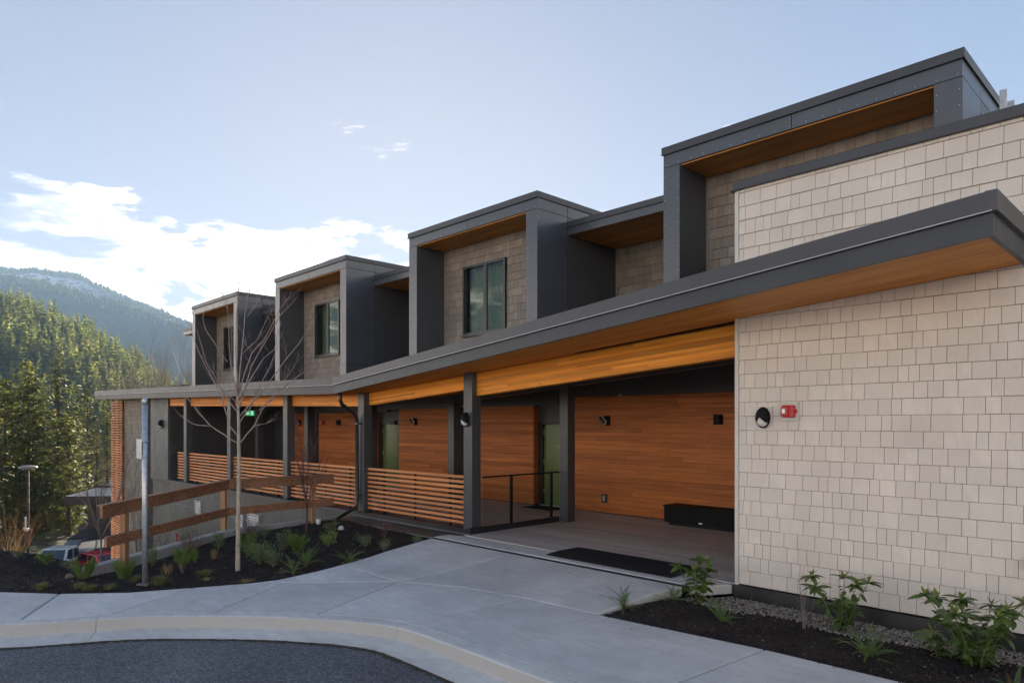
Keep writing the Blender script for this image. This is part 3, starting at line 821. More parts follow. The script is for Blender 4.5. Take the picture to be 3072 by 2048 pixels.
# ------------------------------------------------------------------ lower storey wall with louvres
LW = part('lower_wall', B)
mk('wall_backing', MB().box(-29.0, -13.95, 8.70, 12.0, -5.2, -0.13), m_joint, LW)
xs = [-28.95, -27.6, -26.4, -25.2, -24.0, -22.8, -21.6, -20.4, -19.2, -18.0, -16.8, -15.6, -13.96]
for a, b in zip(xs, xs[1:]):
    for c, d in ((-0.80, -0.07), (-2.4, -0.81), (-5.2, -2.41)):
        piece('wall_panel', a+0.006, b-0.006, 8.66, 8.70, c+0.005, d-0.005, m_lower, LW)
for zj in (-0.805, -0.062): piece('reveal_strip', -28.95, -13.96, 8.652, 8.668, zj-0.006, zj+0.006, m_strip, LW)
for a, b, c, d in ((-24.45, -23.92, -0.97, -0.53), (-21.02, -20.52, -1.12, -0.60), (-20.18, -19.42, -1.05, -0.57)):
    V = LW
    piece('louvre_frame', a, b, 8.62, 8.665, d-0.035, d, m_trim, V); piece('louvre_frame', a, b, 8.62, 8.665, c, c+0.035, m_trim, V)
    piece('louvre_frame', a, a+0.035, 8.62, 8.665, c+0.035, d-0.035, m_trim, V); piece('louvre_frame', b-0.035, b, 8.62, 8.665, c+0.035, d-0.035, m_trim, V)
    n = 5
    for k in range(n):
        z = c+0.045 + (d-c-0.09)*k/n; dz = (d-c-0.09)/n
        mk('louvre_blade', MB().hexa([(a+0.035, 8.615, z), (b-0.035, 8.615, z), (b-0.035, 8.66, z+dz*.55), (a+0.035, 8.66, z+dz*.55), (a+0.035, 8.615, z+0.012), (b-0.035, 8.615, z+0.012), (b-0.035, 8.66, z+dz*.55+0.012), (a+0.035, 8.66, z+dz*.55+0.012)]), m_white, V)

# ------------------------------------------------------------------ downspout
dsp = MB(); pt = [(-13.75, 7.98, soff(-13.9)+0.02), (-13.75, 7.98, 2.58), (-13.76, 8.02, 2.50), (-13.79, 8.36, 2.28), (-13.80, 8.43, 2.16), (-13.80, 8.44, 0.30), (-13.80, 8.41, 0.17), (-13.72, 8.02, 0.02), (-13.66, 7.82, -0.04), (-13.65, 7.80, -0.16)]
dsp.tube(pt, 0.042, 12)
dso = mk('downspout', dsp, m_black, B, smooth=True)
for z in (2.05, 0.42): mk('bracket', MB().box(-13.86, -13.70, 8.39, 8.50, z, z+0.03), m_black, dso)

# roof ladder beside the nearest bay
LD = thing('roof_ladder', (-2.15, 11.0, 5.0), 'grey steel roof ladder stringers beside the tall bay at upper right', 'ladder')
for yq in (10.95, 11.40): piece('stringer', -2.10, -2.02, yq, yq+0.02, 4.93, 6.44, m_galv, LD, True).location = Vector((-2.06, yq+0.01, 5.68)) - Vector(LD.location)
for zq in (5.2, 5.5, 5.8, 6.1): mk('rung', MB().tube([(-2.06, 10.96, zq), (-2.06, 11.41, zq)], 0.014, 8), m_galv, LD)
mk('bracket', MB().box(-2.29, -2.05, 10.97, 10.985, 6.08, 6.16), m_galv, LD)
mk('bracket', MB().box(-2.285, -2.27, 10.93, 11.0, 6.05, 6.19), m_galv, LD)

# ================================================================== GROUND
def chaikin(pts, n=2):
    for _ in range(n):
        out = [pts[0]]
        for a, b in zip(pts, pts[1:]):
            out.append((a[0]*.75+b[0]*.25, a[1]*.75+b[1]*.25)); out.append((a[0]*.25+b[0]*.75, a[1]*.25+b[1]*.75))
        out.append(pts[-1]); pts = out
    return pts
def offset(line, d):                     # positive = to the right of travel (road side)
    out = []
    for i, p in enumerate(line):
        a = line[max(i-1, 0)]; b = line[min(i+1, len(line)-1)]
        tx, ty = b[0]-a[0], b[1]-a[1]; L = math.hypot(tx, ty) or 1
        out.append((p[0] + ty/L*d, p[1] - tx/L*d))
    return out
CURB = chaikin([(-22.0, -14.0), (-14.0, -4.5), (-12.0, -2.2), (-10.8, -0.8), (-9.9, 0.4), (-9.32, 1.24), (-9.07, 1.58), (-8.9, 1.9), (-8.72, 2.24), (-8.46, 2.62), (-8.0, 3.10), (-7.5, 3.56), (-6.94, 3.97), (-6.52, 4.20), (-6.2, 4.31), (-5.85, 4.335), (-5.3, 4.335), (-4.6, 4.325), (-3.6, 4.31), (-1.0, 4.30), (4.0, 4.28), (14.0, 4.25)], 3)
ZP = -0.13
# open land reaching the horizon
xs = sorted(set([-2550, -1500, -900, -600, -400, -300, -220, -170, -130, -110] + list(range(-100, -40, 4)) + list(np.arange(-40, -10, 0.8)) + list(range(-10, 30, 4)) + [40, 60, 100, 200, 410]))
ys = sorted(set([-410, -200, -100, -70, -50, -35, -25, -18] + list(np.arange(-14, 14, 0.8)) + list(range(14, 60, 4)) + [70, 90, 120, 170, 240, 320, 420, 560, 800, 1300, 2350]))
gv = []; gf = []
for y in ys:
    for x in xs:
        z = land(x, y)
        if _inside(x, y, UPPER): z = -0.42
        gv.append((x, y, z + (mnoise.noise(Vector((x*.11, y*.11, 0)))*0.4 - 0.1 if z < -4 else -0.06)))
nx = len(xs)
for j in range(len(ys)-1):
    for i in range(nx-1): gf.append((j*nx+i, j*nx+i+1, (j+1)*nx+i+1, (j+1)*nx+i))
def land_mat():
    t = MT('land_cover'); p = t.pos(); a = t.noise(p, 0.35, 6, 0.65); b = t.noise(p, 6, 5, 0.7)
    c = t.mix(t.rng(a, 0.35, 0.65, 0, 1), (0.055, 0.048, 0.035), (0.075, 0.088, 0.032)); c = t.scale(c, t.rng(b, 0.3, 0.7, 0.55, 1.4))
    t.bump(b, 0.6, 0.1); return t.out(c, 0.95, 0.1)
mbl = MB(); mbl.v = gv; mbl.f = gf
tag(mk('ground', mbl, land_mat(), smooth=True), kind='structure')

# road
gut = offset(CURB, 0.36)
road = MB().quad(*[(x, y, -0.292) for x, y in gut], (14, -60, -0.292), (-22, -60, -0.292))
tag(mk('road', road, m_asph), kind='structure')
edge = MB(); g2 = offset(CURB, 0.335); g3 = offset(CURB, 0.395); er = random.Random(8)
for i in range(len(g2)-1):
    if g2[i][0] < -13 or g2[i][0] > 1: continue
    n = max(1, int(math.dist(g2[i], g2[i+1])/0.06))
    for k in range(n):
        a, b = k/n, (k+1)/n
        L = lambda q, s: (q[i][0]+(q[i+1][0]-q[i][0])*s, q[i][1]+(q[i+1][1]-q[i][1])*s)
        w = er.uniform(-0.02, 0.03); p0, p1 = L(g2, a), L(g2, b); q0, q1 = L(g3, a), L(g3, b)
        dx, dy = q0[0]-p0[0], q0[1]-p0[1]
        h = -0.287 + er.uniform(-0.002, 0.004)
        edge.quad((p0[0], p0[1], h), (p1[0], p1[1], h), (q1[0]+dx*w*14, q1[1]+dy*w*14, -0.289), (q0[0]+dx*w*14, q0[1]+dy*w*14, -0.289))
tag(mk('road_edge', edge, m_asphedge), kind='structure')

# kerb with gutter, cast in sections
cur = bpy.data.objects.new('kerb', None); COL.objects.link(cur); tag(cur, kind='structure')
prof = [(-0.172, -0.42), (-0.172, -0.131), (-0.03, -0.130), (-0.008, -0.133), (0.006, -0.143), (0.022, -0.255), (0.04, -0.264), (0.34, -0.283), (0.34, -0.45)]
rows = [[(p[0], p[1], z) for p in offset(CURB, d)] for d, z in prof]
def nearest(p, line): return min(range(len(line)), key=lambda i: (line[i][0]-p[0])**2 + (line[i][1]-p[1])**2)
kj = [0] + [nearest(p, CURB) for p in ((-12.6, -3.0), (-10.4, -0.3), (-8.80, 2.05), (-6.24, 4.30), (-3.0, 4.3), (0.5, 4.3), (4.0, 4.28))] + [len(CURB)-1]
for a, b in zip(kj, kj[1:]):
    mb = MB(); n = len(prof); m = b-a+1
    for i in range(a, b+1):
        for k in range(n):
            q = rows[k][i]
            if i == a and i > 0: j = rows[k][i+1]; t = 0.005/max(1e-6, math.dist(q[:2], j[:2])); q = (q[0]+(j[0]-q[0])*t, q[1]+(j[1]-q[1])*t, q[2])
            mb.v.append(q)
    for i in range(m-1):
        for k in range(n-1): mb.f.append((i*n+k, (i+1)*n+k, (i+1)*n+k+1, i*n+k+1))
    mb.f.append(tuple(range(n))); mb.f.append(tuple((m-1)*n+k for k in range(n-1, -1, -1)))
    for fi in range(len(mb.f)): mb.f[fi] = tuple(reversed(mb.f[fi]))
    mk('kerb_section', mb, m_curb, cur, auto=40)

# pavement, slab by slab
CB = offset(CURB, -0.172)
pv = bpy.data.objects.new('pavement', None); COL.objects.link(pv); tag(pv, kind='structure')
def cseg(p, q):
    a, b = nearest(p, CB), nearest(q, CB); return CB[a:b+1]
J = [(-17.5, -9.0), (-14.4, -5.2), (-12.2, -2.6), (-10.75, -0.7), (-9.36, 1.42), (-8.92, 2.22), (-8.20, 3.14), (-7.28, 3.98), (-6.25, 4.46), (-4.96, 4.5), (-3.35, 4.48), (-1.7, 4.47), (0.0, 4.46), (1.8, 4.46), (4.0, 4.45)]
BK = [(-19.5, -8.0), (-16.3, -4.2), (-14.0, -1.6), (-12.55, 0.2), (-10.48, 2.02), (-9.62, 3.38), (-9.05, 4.40), (-8.00, 5.55), (-6.15, 6.17), (-4.88, 6.26), (-3.12, 6.42), (-1.5, 6.44), (0.2, 6.45), (2.0, 6.45), (4.2, 6.45)]
EX = {3: [(-11.6, 1.1)], 4: [(-9.93, 2.68)], 5: [(-9.36, 4.0)], 7: [(-7.2, 5.96)], 8: [(-5.06, 6.24)]}   # extra back-edge points per slab
SL = []
for i in range(len(J)-1):
    back = [BK[i+1]] + list(reversed(EX.get(i, []))) + [BK[i]]
    SL.append(cseg(J[i], J[i+1]) + back)
SL.append([(-9.36, 4.0), (-9.05, 4.40), (-8.03, 5.53), (-9.59, 5.58), (-9.42, 5.08), (-9.28, 4.4)])
SL.append([(-9.59, 5.58), (-8.03, 5.55), (-8.02, 6.3), (-8.0, 7.74), (-10.12, 7.74), (-9.95, 6.6), (-9.86, 6.3)])
SL.append([(-8.03, 5.55), (-7.2, 5.97), (-6.5, 6.11), (-6.5, 6.3), (-6.5, 7.74), (-8.0, 7.74), (-8.02, 6.3)])
SL.append([(-6.5, 6.11), (-6.15, 6.18), (-5.06, 6.25), (-5.05, 6.3), (-5.0, 7.2), (-4.86, 7.74), (-6.5, 7.74), (-6.5, 6.3)])
SL.append([(-10.2, 7.845), (-4.72, 7.845), (-4.46, 8.298), (-9.88, 8.298), (-10.22, 8.2)])
def shrink(poly, d):
    n = len(poly); out = []
    for i in range(n):
        a, p, b = poly[i-1], poly[i], poly[(i+1) % n]
        def nrm(s, e):
            dx, dy = e[0]-s[0], e[1]-s[1]; L = math.hypot(dx, dy) or 1; return -dy/L, dx/L
        n1, n2 = nrm(a, p), nrm(p, b); mx, my = n1[0]+n2[0], n1[1]+n2[1]; q = mx*mx+my*my
        if q < 0.3: out.append((p[0]+n1[0]*d, p[1]+n1[1]*d)); continue
        out.append((p[0] + mx*2*d/q, p[1] + my*2*d/q))
    return out
def area(p): return sum(p[i-1][0]*p[i][1]-p[i][0]*p[i-1][1] for i in range(len(p)))/2
PAVED = []
for s in SL:
    if area(s) < 0: s = list(reversed(s))
    PAVED.append(s)
    a = shrink(s, 0.008); b = shrink(s, 0.020)
    n = len(a); mb = MB()
    mb.v += [(x, y, pave(x, y)-0.12) for x, y in a] + [(x, y, pave(x, y)-0.012) for x, y in a] + [(x, y, pave(x, y)) for x, y in b]
    for i in range(n):
        j = (i+1) % n
        mb.f += [(i, j, n+j, n+i), (n+i, n+j, 2*n+j, 2*n+i)]
    mb.f.append(tuple(range(2*n, 3*n)))
    mk('slab', mb, m_conc, pv)
mk('slab_bed', MB().prism([(-10.2, 8.29), (-10.1, 7.4), (-9.4, 5.1), (-9.3, 4.4), (-10.2, 2.3), (-10.6, 1.7), (-9.65, 1.65), (-8.45, 3.3), (-6.4, 4.62), (4, 4.6), (4, 6.4), (-5.1, 6.2), (-4.75, 8.29)], -0.40, -0.158), m_bed, pv)
# slot drain in front of the deck
DR = part('drain_grate', pv)
piece('channel', -10.15, -4.82, 7.746, 7.84, -0.12, -0.05, m_matt, DR)
for k in range(150):
    x = -10.14 + k*0.0355; piece('grate_bar', x, x+0.018, 7.75, 7.836, -0.05, -0.026, m_panel, DR)

# planting beds
def on_paving(x, y, g=0.0):
    return any(_inside(x, y, s) for s in PAVED)
PEDGE = [(-19.5, -8.0), (-16.3, -4.2), (-14.0, -1.6), (-12.55, 0.2), (-11.6, 1.1), (-10.48, 2.02), (-9.93, 2.68), (-9.62, 3.38), (-9.36, 4.0), (-9.28, 4.4), (-9.42, 5.08), (-9.59, 5.58), (-9.86, 6.3), (-10.12, 7.74), (-10.22, 8.2)]
def bed_grid(name, x0, x1, y0, y1, st, zf):
    nx = int((x1-x0)/st)+1; ny = int((y1-y0)/st)+1; mb = MB()
    for j in range(ny):
        for i in range(nx):
            x, y = x0+i*st, y0+j*st; mb.v.append((x, y, zf(x, y)))
    for j in range(ny-1):
        for i in range(nx-1): mb.f.append((j*nx+i, j*nx+i+1, (j+1)*nx+i+1, (j+1)*nx+i))
    return tag(mk(name, mb, m_mulch, smooth=True), kind='structure')
ROADSIDE = CB + [(14.0, -60.0), (-22.0, -60.0)]
def left_bed(x, y):
    if _inside(x, y, ROADSIDE): return -0.6
    if on_paving(x, y): return -0.20
    d = _pdist(x, y, PEDGE); k = min(1, d/0.30)
    return -0.158*(1-k) + bedz(x, y)*k
bed_grid('mulch_bed', -19.5, -9.1, -6.0, 8.0, 0.115, left_bed)
REDGE = [(-5.07, 8.3), (-5.03, 7.2), (-5.07, 6.26), (-3.12, 6.42), (4.0, 6.45)]
def glin(x): return 7.44 + 0.05*(x+4.9) + 0.05*math.sin(x*3.1) + 0.035*math.sin(x*7.3)
def right_bed(x, y):
    if on_paving(x, y): return -0.26
    d = _pdist(x, y, REDGE); k = min(1, d/0.28)
    gl = glin(x)
    mound = -0.115 + mnoise.noise(Vector((x*2.3, y*2.3, 0.4)))*0.03 + mnoise.noise(Vector((x*6, y*6, 3.3)))*0.014
    z = -0.165*(1-k) + mound*k
    if y > gl: z = z + (-0.185 - z)*min(1, (y-gl)/0.16)
    return z
bed_grid('mulch_bed', -5.12, 3.9, 6.2, 8.3, 0.055, right_bed)

# loose bark and pale specks on the beds
rc = random.Random(31); chips = MB(); specks = MB()
def flake(mb, x, y, z, s, r, asp=2.6):
    M = Matrix.Translation((x, y, z)) @ Euler((r.uniform(-.7, .7), r.uniform(-.7, .7), r.uniform(0, 6.3))).to_matrix().to_4x4()
    a, b = s, s/asp; h = s*.22
    mb.add([(-a, -b, 0), (a, -b*.7, 0), (a*.8, b, 0), (-a*.9, b*.8, 0), (-a*.8, -b*.6, h), (a*.8, -b*.5, h*.8), (a*.7, b*.7, h), (-a*.7, b*.6, h*.9)],
           [(4, 5, 6, 7), (0, 1, 5, 4), (1, 2, 6, 5), (2, 3, 7, 6), (3, 0, 4, 7)], M)
for k in range(15000):
    if k % 3:
        x, y = rc.uniform(-15, -9.2), rc.uniform(0.3, 7.95); zf = left_bed; s = rc.uniform(0.010, 0.028)
        if not _inside(x, y, UPPER) and _pdist(x, y, CREST) > 0.8: continue
    else:
        x, y = rc.uniform(-5.0, -0.4), rc.uniform(6.3, 7.75); zf = right_bed; s = rc.uniform(0.007, 0.022)
    if on_paving(x, y): continue
    if rc.random() < 0.035: flake(specks, x, y, zf(x, y)+0.006, s*0.5, rc, 1.6)
    else: flake(chips, x, y, zf(x, y)+s*0.15, s, rc)
for k in range(60):                       # a few on the paving beside the beds
    if k % 2: x = rc.uniform(-4.9, -1.8); y = 6.40 - abs(rc.gauss(0, 0.18))
    else:
        i = rc.randrange(5, 12); a, b = PEDGE[i], PEDGE[i+1]; t = rc.random(); x = a[0]+(b[0]-a[0])*t + abs(rc.gauss(0, 0.16)); y = a[1]+(b[1]-a[1])*t
    flake(chips, x, y, pave(x, y)+0.003, rc.uniform(0.006, 0.014), rc)
tag(mk('bark_chips', chips, m_chip), 'loose dark bark chips over both planting beds', 'mulch', kind='stuff')
tag(mk('pale_chips', specks, m_speck), 'small pale chips scattered on the dark mulch', 'chips', kind='stuff')

# gravel strip along the pale wall
gr = MB(); rg = random.Random(12)
ico = [(0, 0, 1), (.89, 0, .45), (.28, .85, .45), (-.72, .53, .45), (-.72, -.53, .45), (.28, -.85, .45), (.72, .53, -.45), (-.28, .85, -.45), (-.89, 0, -.45), (-.28, -.85, -.45), (.72, -.53, -.45), (0, 0, -1)]
icf = [(0, 1, 2), (0, 2, 3), (0, 3, 4), (0, 4, 5), (0, 5, 1), (1, 6, 2), (2, 7, 3), (3, 8, 4), (4, 9, 5), (5, 10, 1), (6, 7, 2), (7, 8, 3), (8, 9, 4), (9, 10, 5), (10, 6, 1), (11, 7, 6), (11, 8, 7), (11, 9, 8), (11, 10, 9), (11, 6, 10)]
for k in range(12500):
    x = rg.uniform(-4.98, 0.4); y = rg.uniform(7.35, 8.26)
    gl = glin(x)
    if y < gl - 0.04 + rg.gauss(0, 0.05): continue
    if on_paving(x, y): continue
    s = rg.uniform(0.006, 0.0155)
    M = Matrix.Translation((x, y, right_bed(x, y) + s*0.5)) @ Euler((rg.uniform(0, 6), rg.uniform(0, 6), rg.uniform(0, 6))).to_matrix().to_4x4() @ Matrix.Diagonal((s*rg.uniform(.8, 1.4), s*rg.uniform(.7, 1.1), s*rg.uniform(.5, .9), 1))
    gr.add(ico, icf, M)
tag(mk('gravel', gr, m_stone, smooth=True), 'strip of mixed brown and grey pebbles along the pale wall', 'gravel', kind='stuff')

# ------------------------------------------------------------------ low concrete wall and timber fence
WL = [(-11.38, 2.60), (-13.28, 5.25), (-13.45, 5.75), (-13.80, 7.90)]
def wtop(i): return (-0.005, 0.012, 0.012, -0.01)[i]
wm = MB(); wi = offset(WL, 0.0); wo_ = offset(WL, -0.17)
for i in range(3):
    for t0, t1 in ((0, 1),):
        a, b, c, d = wi[i], wi[i+1], wo_[i+1], wo_[i]
        g = 0.02
        wm.hexa([(a[0], a[1], -1.2), (b[0], b[1], -1.2), (c[0], c[1], -1.2), (d[0], d[1], -1.2), (a[0], a[1], wtop(i)-g), (b[0], b[1], wtop(i+1)-g), (c[0], c[1], wtop(i+1)-g), (d[0], d[1], wtop(i)-g)])
RWL = mk('retaining_wall', wm, m_rwall)
tag(RWL, 'low grey cast concrete wall edging the mulch bed under the timber fence', 'wall')
cp = MB()
wi2 = offset(WL, -0.012); wo2 = offset(WL, -0.158)
for i in range(3):
    a, b, c, d = wi[i], wi[i+1], wo_[i+1], wo_[i]; e, f, g_, h = wi2[i], wi2[i+1], wo2[i+1], wo2[i]
    z0, z1 = wtop(i), wtop(i+1)
    cp.hexa([(a[0], a[1], z0-0.0199), (b[0], b[1], z1-0.0199), (c[0], c[1], z1-0.0199), (d[0], d[1], z0-0.0199), (e[0], e[1], z0), (f[0], f[1], z1), (g_[0], g_[1], z1), (h[0], h[1], z0)])
mk('wall_top', cp, m_rwall, RWL)

FN = [(-11.30, 2.40), (-13.50, 5.47), (-13.64, 5.9), (-14.02, 8.05)]
FL = offset(FN, -0.25)
TF = thing('timber_fence', (-13.4, 5.4, 0), 'brown timber two-rail fence behind the low concrete wall', 'fence')
def rail(p, q, z0, z1, h, th=0.045, y=0):
    dx, dy = q[0]-p[0], q[1]-p[1]; L = math.hypot(dx, dy); nx, ny = -dy/L*th/2, dx/L*th/2
    return MB().hexa([(p[0]-nx, p[1]-ny, z0), (q[0]-nx, q[1]-ny, z1), (q[0]+nx, q[1]+ny, z1), (p[0]+nx, p[1]+ny, z0), (p[0]-nx, p[1]-ny, z0+h), (q[0]-nx, q[1]-ny, z1+h), (q[0]+nx, q[1]+ny, z1+h), (p[0]+nx, p[1]+ny, z0+h)])
fa = at_d(303, 1541, 10.0); fm = at_d(684, 1446, 13.55); fe = at_d(1000, 1430, 15.0)
fa2 = at_d(316, 1655, 10.05)
def grainx(): return m_fence
def fence_rail(p, q, z0, z1, h, name='rail'):
    dx, dy = q[0]-p[0], q[1]-p[1]; L = math.hypot(dx, dy)
    o = bpy.data.objects.new(name, None)
    mb = MB().hexa([(0, -0.022, 0), (L, -0.022, z1-z0), (L, 0.022, z1-z0), (0, 0.022, 0), (0, -0.022, h), (L, -0.022, z1-z0+h), (L, 0.022, z1-z0+h), (0, 0.022, h)])
    o = mk(name, mb, m_fence, TF, local=True, bevel=0.004)
    o.location = Vector((p[0], p[1], z0)) - Vector(TF.location); o.rotation_euler = (0, 0, math.atan2(dy, dx)); return o
R1, R2, R3 = at_d(303, 1519, 9.95), at_d(684, 1441, 13.5), at_d(1000, 1424, 15.1)
HT = 0.175
fence_rail(R1, R2, R1[2]-HT, R2[2]-HT, HT); fence_rail(R2, R3, R2[2]-HT, R3[2]-HT, HT)
Q1, Q2, Q3 = at_d(316, 1610, 10.0), at_d(684, 1522, 13.5), at_d(1000, 1493, 15.1)
fence_rail(Q1, Q2, Q1[2]-0.155, Q2[2]-0.155, 0.155); fence_rail(Q2, Q3, Q2[2]-0.155, Q3[2]-0.155, 0.155)
# flat top board
def topboard(p, q):
    dx, dy = q[0]-p[0], q[1]-p[1]; L = math.hypot(dx, dy)
    o = mk('top_board', MB().hexa([(0, -0.05, 0.001), (L, -0.05, q[2]-p[2]+0.001), (L, 0.07, q[2]-p[2]+0.001), (0, 0.07, 0.001), (0, -0.05, 0.022), (L, -0.05, q[2]-p[2]+0.022), (L, 0.07, q[2]-p[2]+0.022), (0, 0.07, 0.022)]), m_fence, TF, local=True)
    o.location = Vector(p) - Vector(TF.location); o.rotation_euler = (0, 0, math.atan2(dy, dx))
topboard(R1, R2); topboard(R2, R3)
def lerp3(a, b, t): return tuple(a[i]+(b[i]-a[i])*t for i in range(3))
for a, b, t in ((R1, R2, 0.17), (R1, R2, 0.992), (R2, R3, 0.80)):
    p = lerp3(a, b, t); ang = math.atan2(b[1]-a[1], b[0]-a[0]); nx, ny = -math.sin(ang), math.cos(ang)
    o = mk('post', MB().box(-0.045, 0.045, 0.024, 0.114, -1.3, p[2]-0.01), m_fpost, TF, local=True, bevel=0.005)
    o.location = Vector((p[0], p[1], 0)) - Vector(TF.location); o.rotation_euler = (0, 0, ang)

# ================================================================== FIXTURES AND SMALL THINGS
def oval_lamp(u, v, y, s, label, plate=m_trim):
    p = at_y(u, v, y); L = thing('wall_lamp', p, label, 'wall lamp', 'oval bulkhead lamps')
    w, h = 0.095*s, 0.135*s
    mk('mounting_plate', MB().box(-w*0.75, w*1.25, -0.012, 0.012, -h*0.55, h*1.1), plate, L, local=True, bevel=0.004)
    prof = [(1.0, -0.012), (1.0, -0.05), (0.96, -0.075), (0.82, -0.105), (0.55, -0.125), (0.2, -0.135), (0.02, -0.136)]
    n = 28
    def dome(k0, k1, inset, mat, name, sc=1.0):
        mb = MB()
        for r, d in prof:
            for k in range(n+1):
                a = k0 + (k1-k0)*k/n; mb.v.append((w*r*sc*math.cos(a), d*s*sc+inset, h*r*sc*math.sin(a)))
        for i in range(len(prof)-1):
            for k in range(n):
                q = i*(n+1)+k; mb.f.append((q, q+1, q+n+2, q+n+1))
        return mk(name, mb, mat, L, smooth=True, local=True)
    dome(0, 2*math.pi, 0, m_lens, 'lens', 0.93)
    mb = MB(); zc = -0.56*h                     # hood over the upper part
    for r, d in prof:
        for k in range(n+1):
            a0 = math.asin(max(-1, min(1, -0.56))); a = a0 + (math.pi-2*a0)*k/n
            x, z = w*r*math.cos(a), max(h*r*math.sin(a), zc) if r > 0.57 else h*r*math.sin(a)
            mb.v.append((x, d*s, z))
    for i in range(len(prof)-1):
        for k in range(n):
            q = i*(n+1)+k; mb.f.append((q, q+1, q+n+2, q+n+1))
    mk('hood', mb, m_matt, L, smooth=True, local=True)
    rim = MB().tube([(w*1.02*math.cos(2*math.pi*k/28), -0.03*s, h*1.02*math.sin(2*math.pi*k/28)) for k in range(29)], 0.010*s, 6, False)
    mk('rim', rim, m_matt, L, smooth=True, local=True)
    return L
oval_lamp(2292, 1252, YW-0.012, 0.9, 'black oval bulkhead lamp on the pale shingle wall left of the red alarm')
oval_lamp(1400, 1258, 8.49, 0.95, 'black oval bulkhead lamp on the dark corner post beside the entry', m_panel)
oval_lamp(487, 1272, 8.57, 1.15, 'black oval bulkhead lamp on the grey panel wall behind the metal pole', m_panel)

def alarm(u, v, y, s, label, plate=True):
    p = at_y(u, v, y); A = thing('fire_alarm', p, label, 'fire alarm')
    if plate: mk('mounting_plate', MB().box(-0.13*s, 0.13*s, -0.012, 0.012, -0.135*s, 0.105*s), m_trim, A, local=True, bevel=0.004)
    if plate: mk('plate_hood', MB().box(-0.135*s, 0.135*s, -0.03, 0.012, 0.106*s, 0.125*s), m_trim, A, local=True)
    mk('housing', MB().box(-0.088*s, 0.088*s, -0.075, -0.012, -0.09*s, 0.085*s), m_red, A, local=True, bevel=0.014)
    mk('housing_face', MB().box(-0.085*s, 0.02*s, -0.10, -0.076, -0.07*s, 0.07*s), m_red, A, local=True, bevel=0.010)
    for sx in (-1, 1): mk('lug', MB().box(sx*0.098*s-0.014*s, sx*0.098*s+0.014*s, -0.03, -0.013, -0.025*s, 0.025*s), m_red, A, local=True, bevel=0.003)
    mk('strobe_lens', MB().box(-0.062*s, -0.012*s, -0.115, -0.101, -0.035*s, 0.035*s), m_lens, A, local=True, bevel=0.005)
    mk('strobe_tube', MB().tube([(-0.037*s, -0.118, -0.022*s), (-0.037*s, -0.118, 0.022*s)], 0.006, 8), m_chrome, A, local=True)
alarm(2370, 1233, YW-0.012, 0.85, 'red fire alarm strobe on a pale plate on the shingle wall')
alarm(970, 1267, YR-0.03, 0.9, 'small dark red alarm on the cedar wall behind the slatted railing', False)
# red cover at the edge of the pale wall
bl = thing('alarm_bell', at_y(3107, 1690, YW-0.01), 'red round bell on the pale shingle wall at the right edge', 'bell')
mk('gong', MB().lathe([(0.085, -0.02), (0.085, -0.04), (0.07, -0.065), (0.03, -0.08), (0.004, -0.083)], (0, 0, 0), 'y', 24), m_red, bl, smooth=True, local=True)
mk('base', MB().box(-0.05, 0.05, -0.02, 0.01, -0.05, 0.05), m_red, bl, local=True)

def twin(u, v, label):
    p = at_y(u, v, YR-0.02); T = thing('emergency_light', p, label, 'emergency light', 'twin-head emergency lights on the cedar wall')
    mk('back_box', MB().box(-0.02, 0.15, -0.035, 0.0, -0.11, 0.11), m_matt, T, local=True, bevel=0.006)
    for dx, dz in ((-0.03, 0.045), (0.045, -0.03)):
        h = mk('lamp_head', MB().lathe([(0.035, -0.03), (0.062, -0.07), (0.066, -0.10), (0.066, -0.115)], (dx, 0, dz), 'y', 20), m_lens, T, smooth=True, local=True)
        mk('reflector', MB().lathe([(0.055, -0.118), (0.02, -0.110), (0.004, -0.108)], (dx, 0, dz), 'y', 18), m_chrome, h, smooth=True, local=True)
twin(1815, 1261, 'twin-head emergency light on the widest cedar wall by the entry')
twin(1243, 1264, 'twin-head emergency light on the cedar wall right of the left green door')
twin(898, 1268, 'twin-head emergency light on the cedar wall farthest left')
def box_fix(u, v, w, h, label, name='wall_speaker'):
    p = at_y(u, v, YR-0.02); T = thing(name, p, label, 'speaker')
    mk('back_plate', MB().box(-w/2, w/2, -0.02, 0.0, -h/2, h/2), m_matt, T, local=True, bevel=0.004)
    mk('grille', MB().hexa([(-w*.3, -0.09, -h*.34), (w*.3, -0.09, -h*.34), (w*.38, -0.02, -h*.42), (-w*.38, -0.02, -h*.42), (-w*.3, -0.09, h*.34), (w*.3, -0.09, h*.34), (w*.38, -0.02, h*.42), (-w*.38, -0.02, h*.42)]), m_joint, T, local=True)
box_fix(2155, 1258, 0.21, 0.205, 'square black speaker high on the widest cedar wall by the pale corner')
box_fix(1017, 1267, 0.24, 0.20, 'square black speaker on the cedar wall beside the downspout')
box_fix(1190, 1267, 0.12, 0.14, 'small black box beside the left green door')
p = at_y(1814, 1494, YR-0.02); T = thing('power_outlet', p, 'small covered power outlet low on the widest cedar wall', 'outlet')
mk('cover', MB().box(-0.075, 0.075, -0.03, 0.0, -0.10, 0.10), m_black, T, local=True, bevel=0.006)
mk('receptacle', MB().box(-0.032, 0.032, -0.036, -0.031, -0.062, 0.062), m_curtain, T, local=True, bevel=0.002)
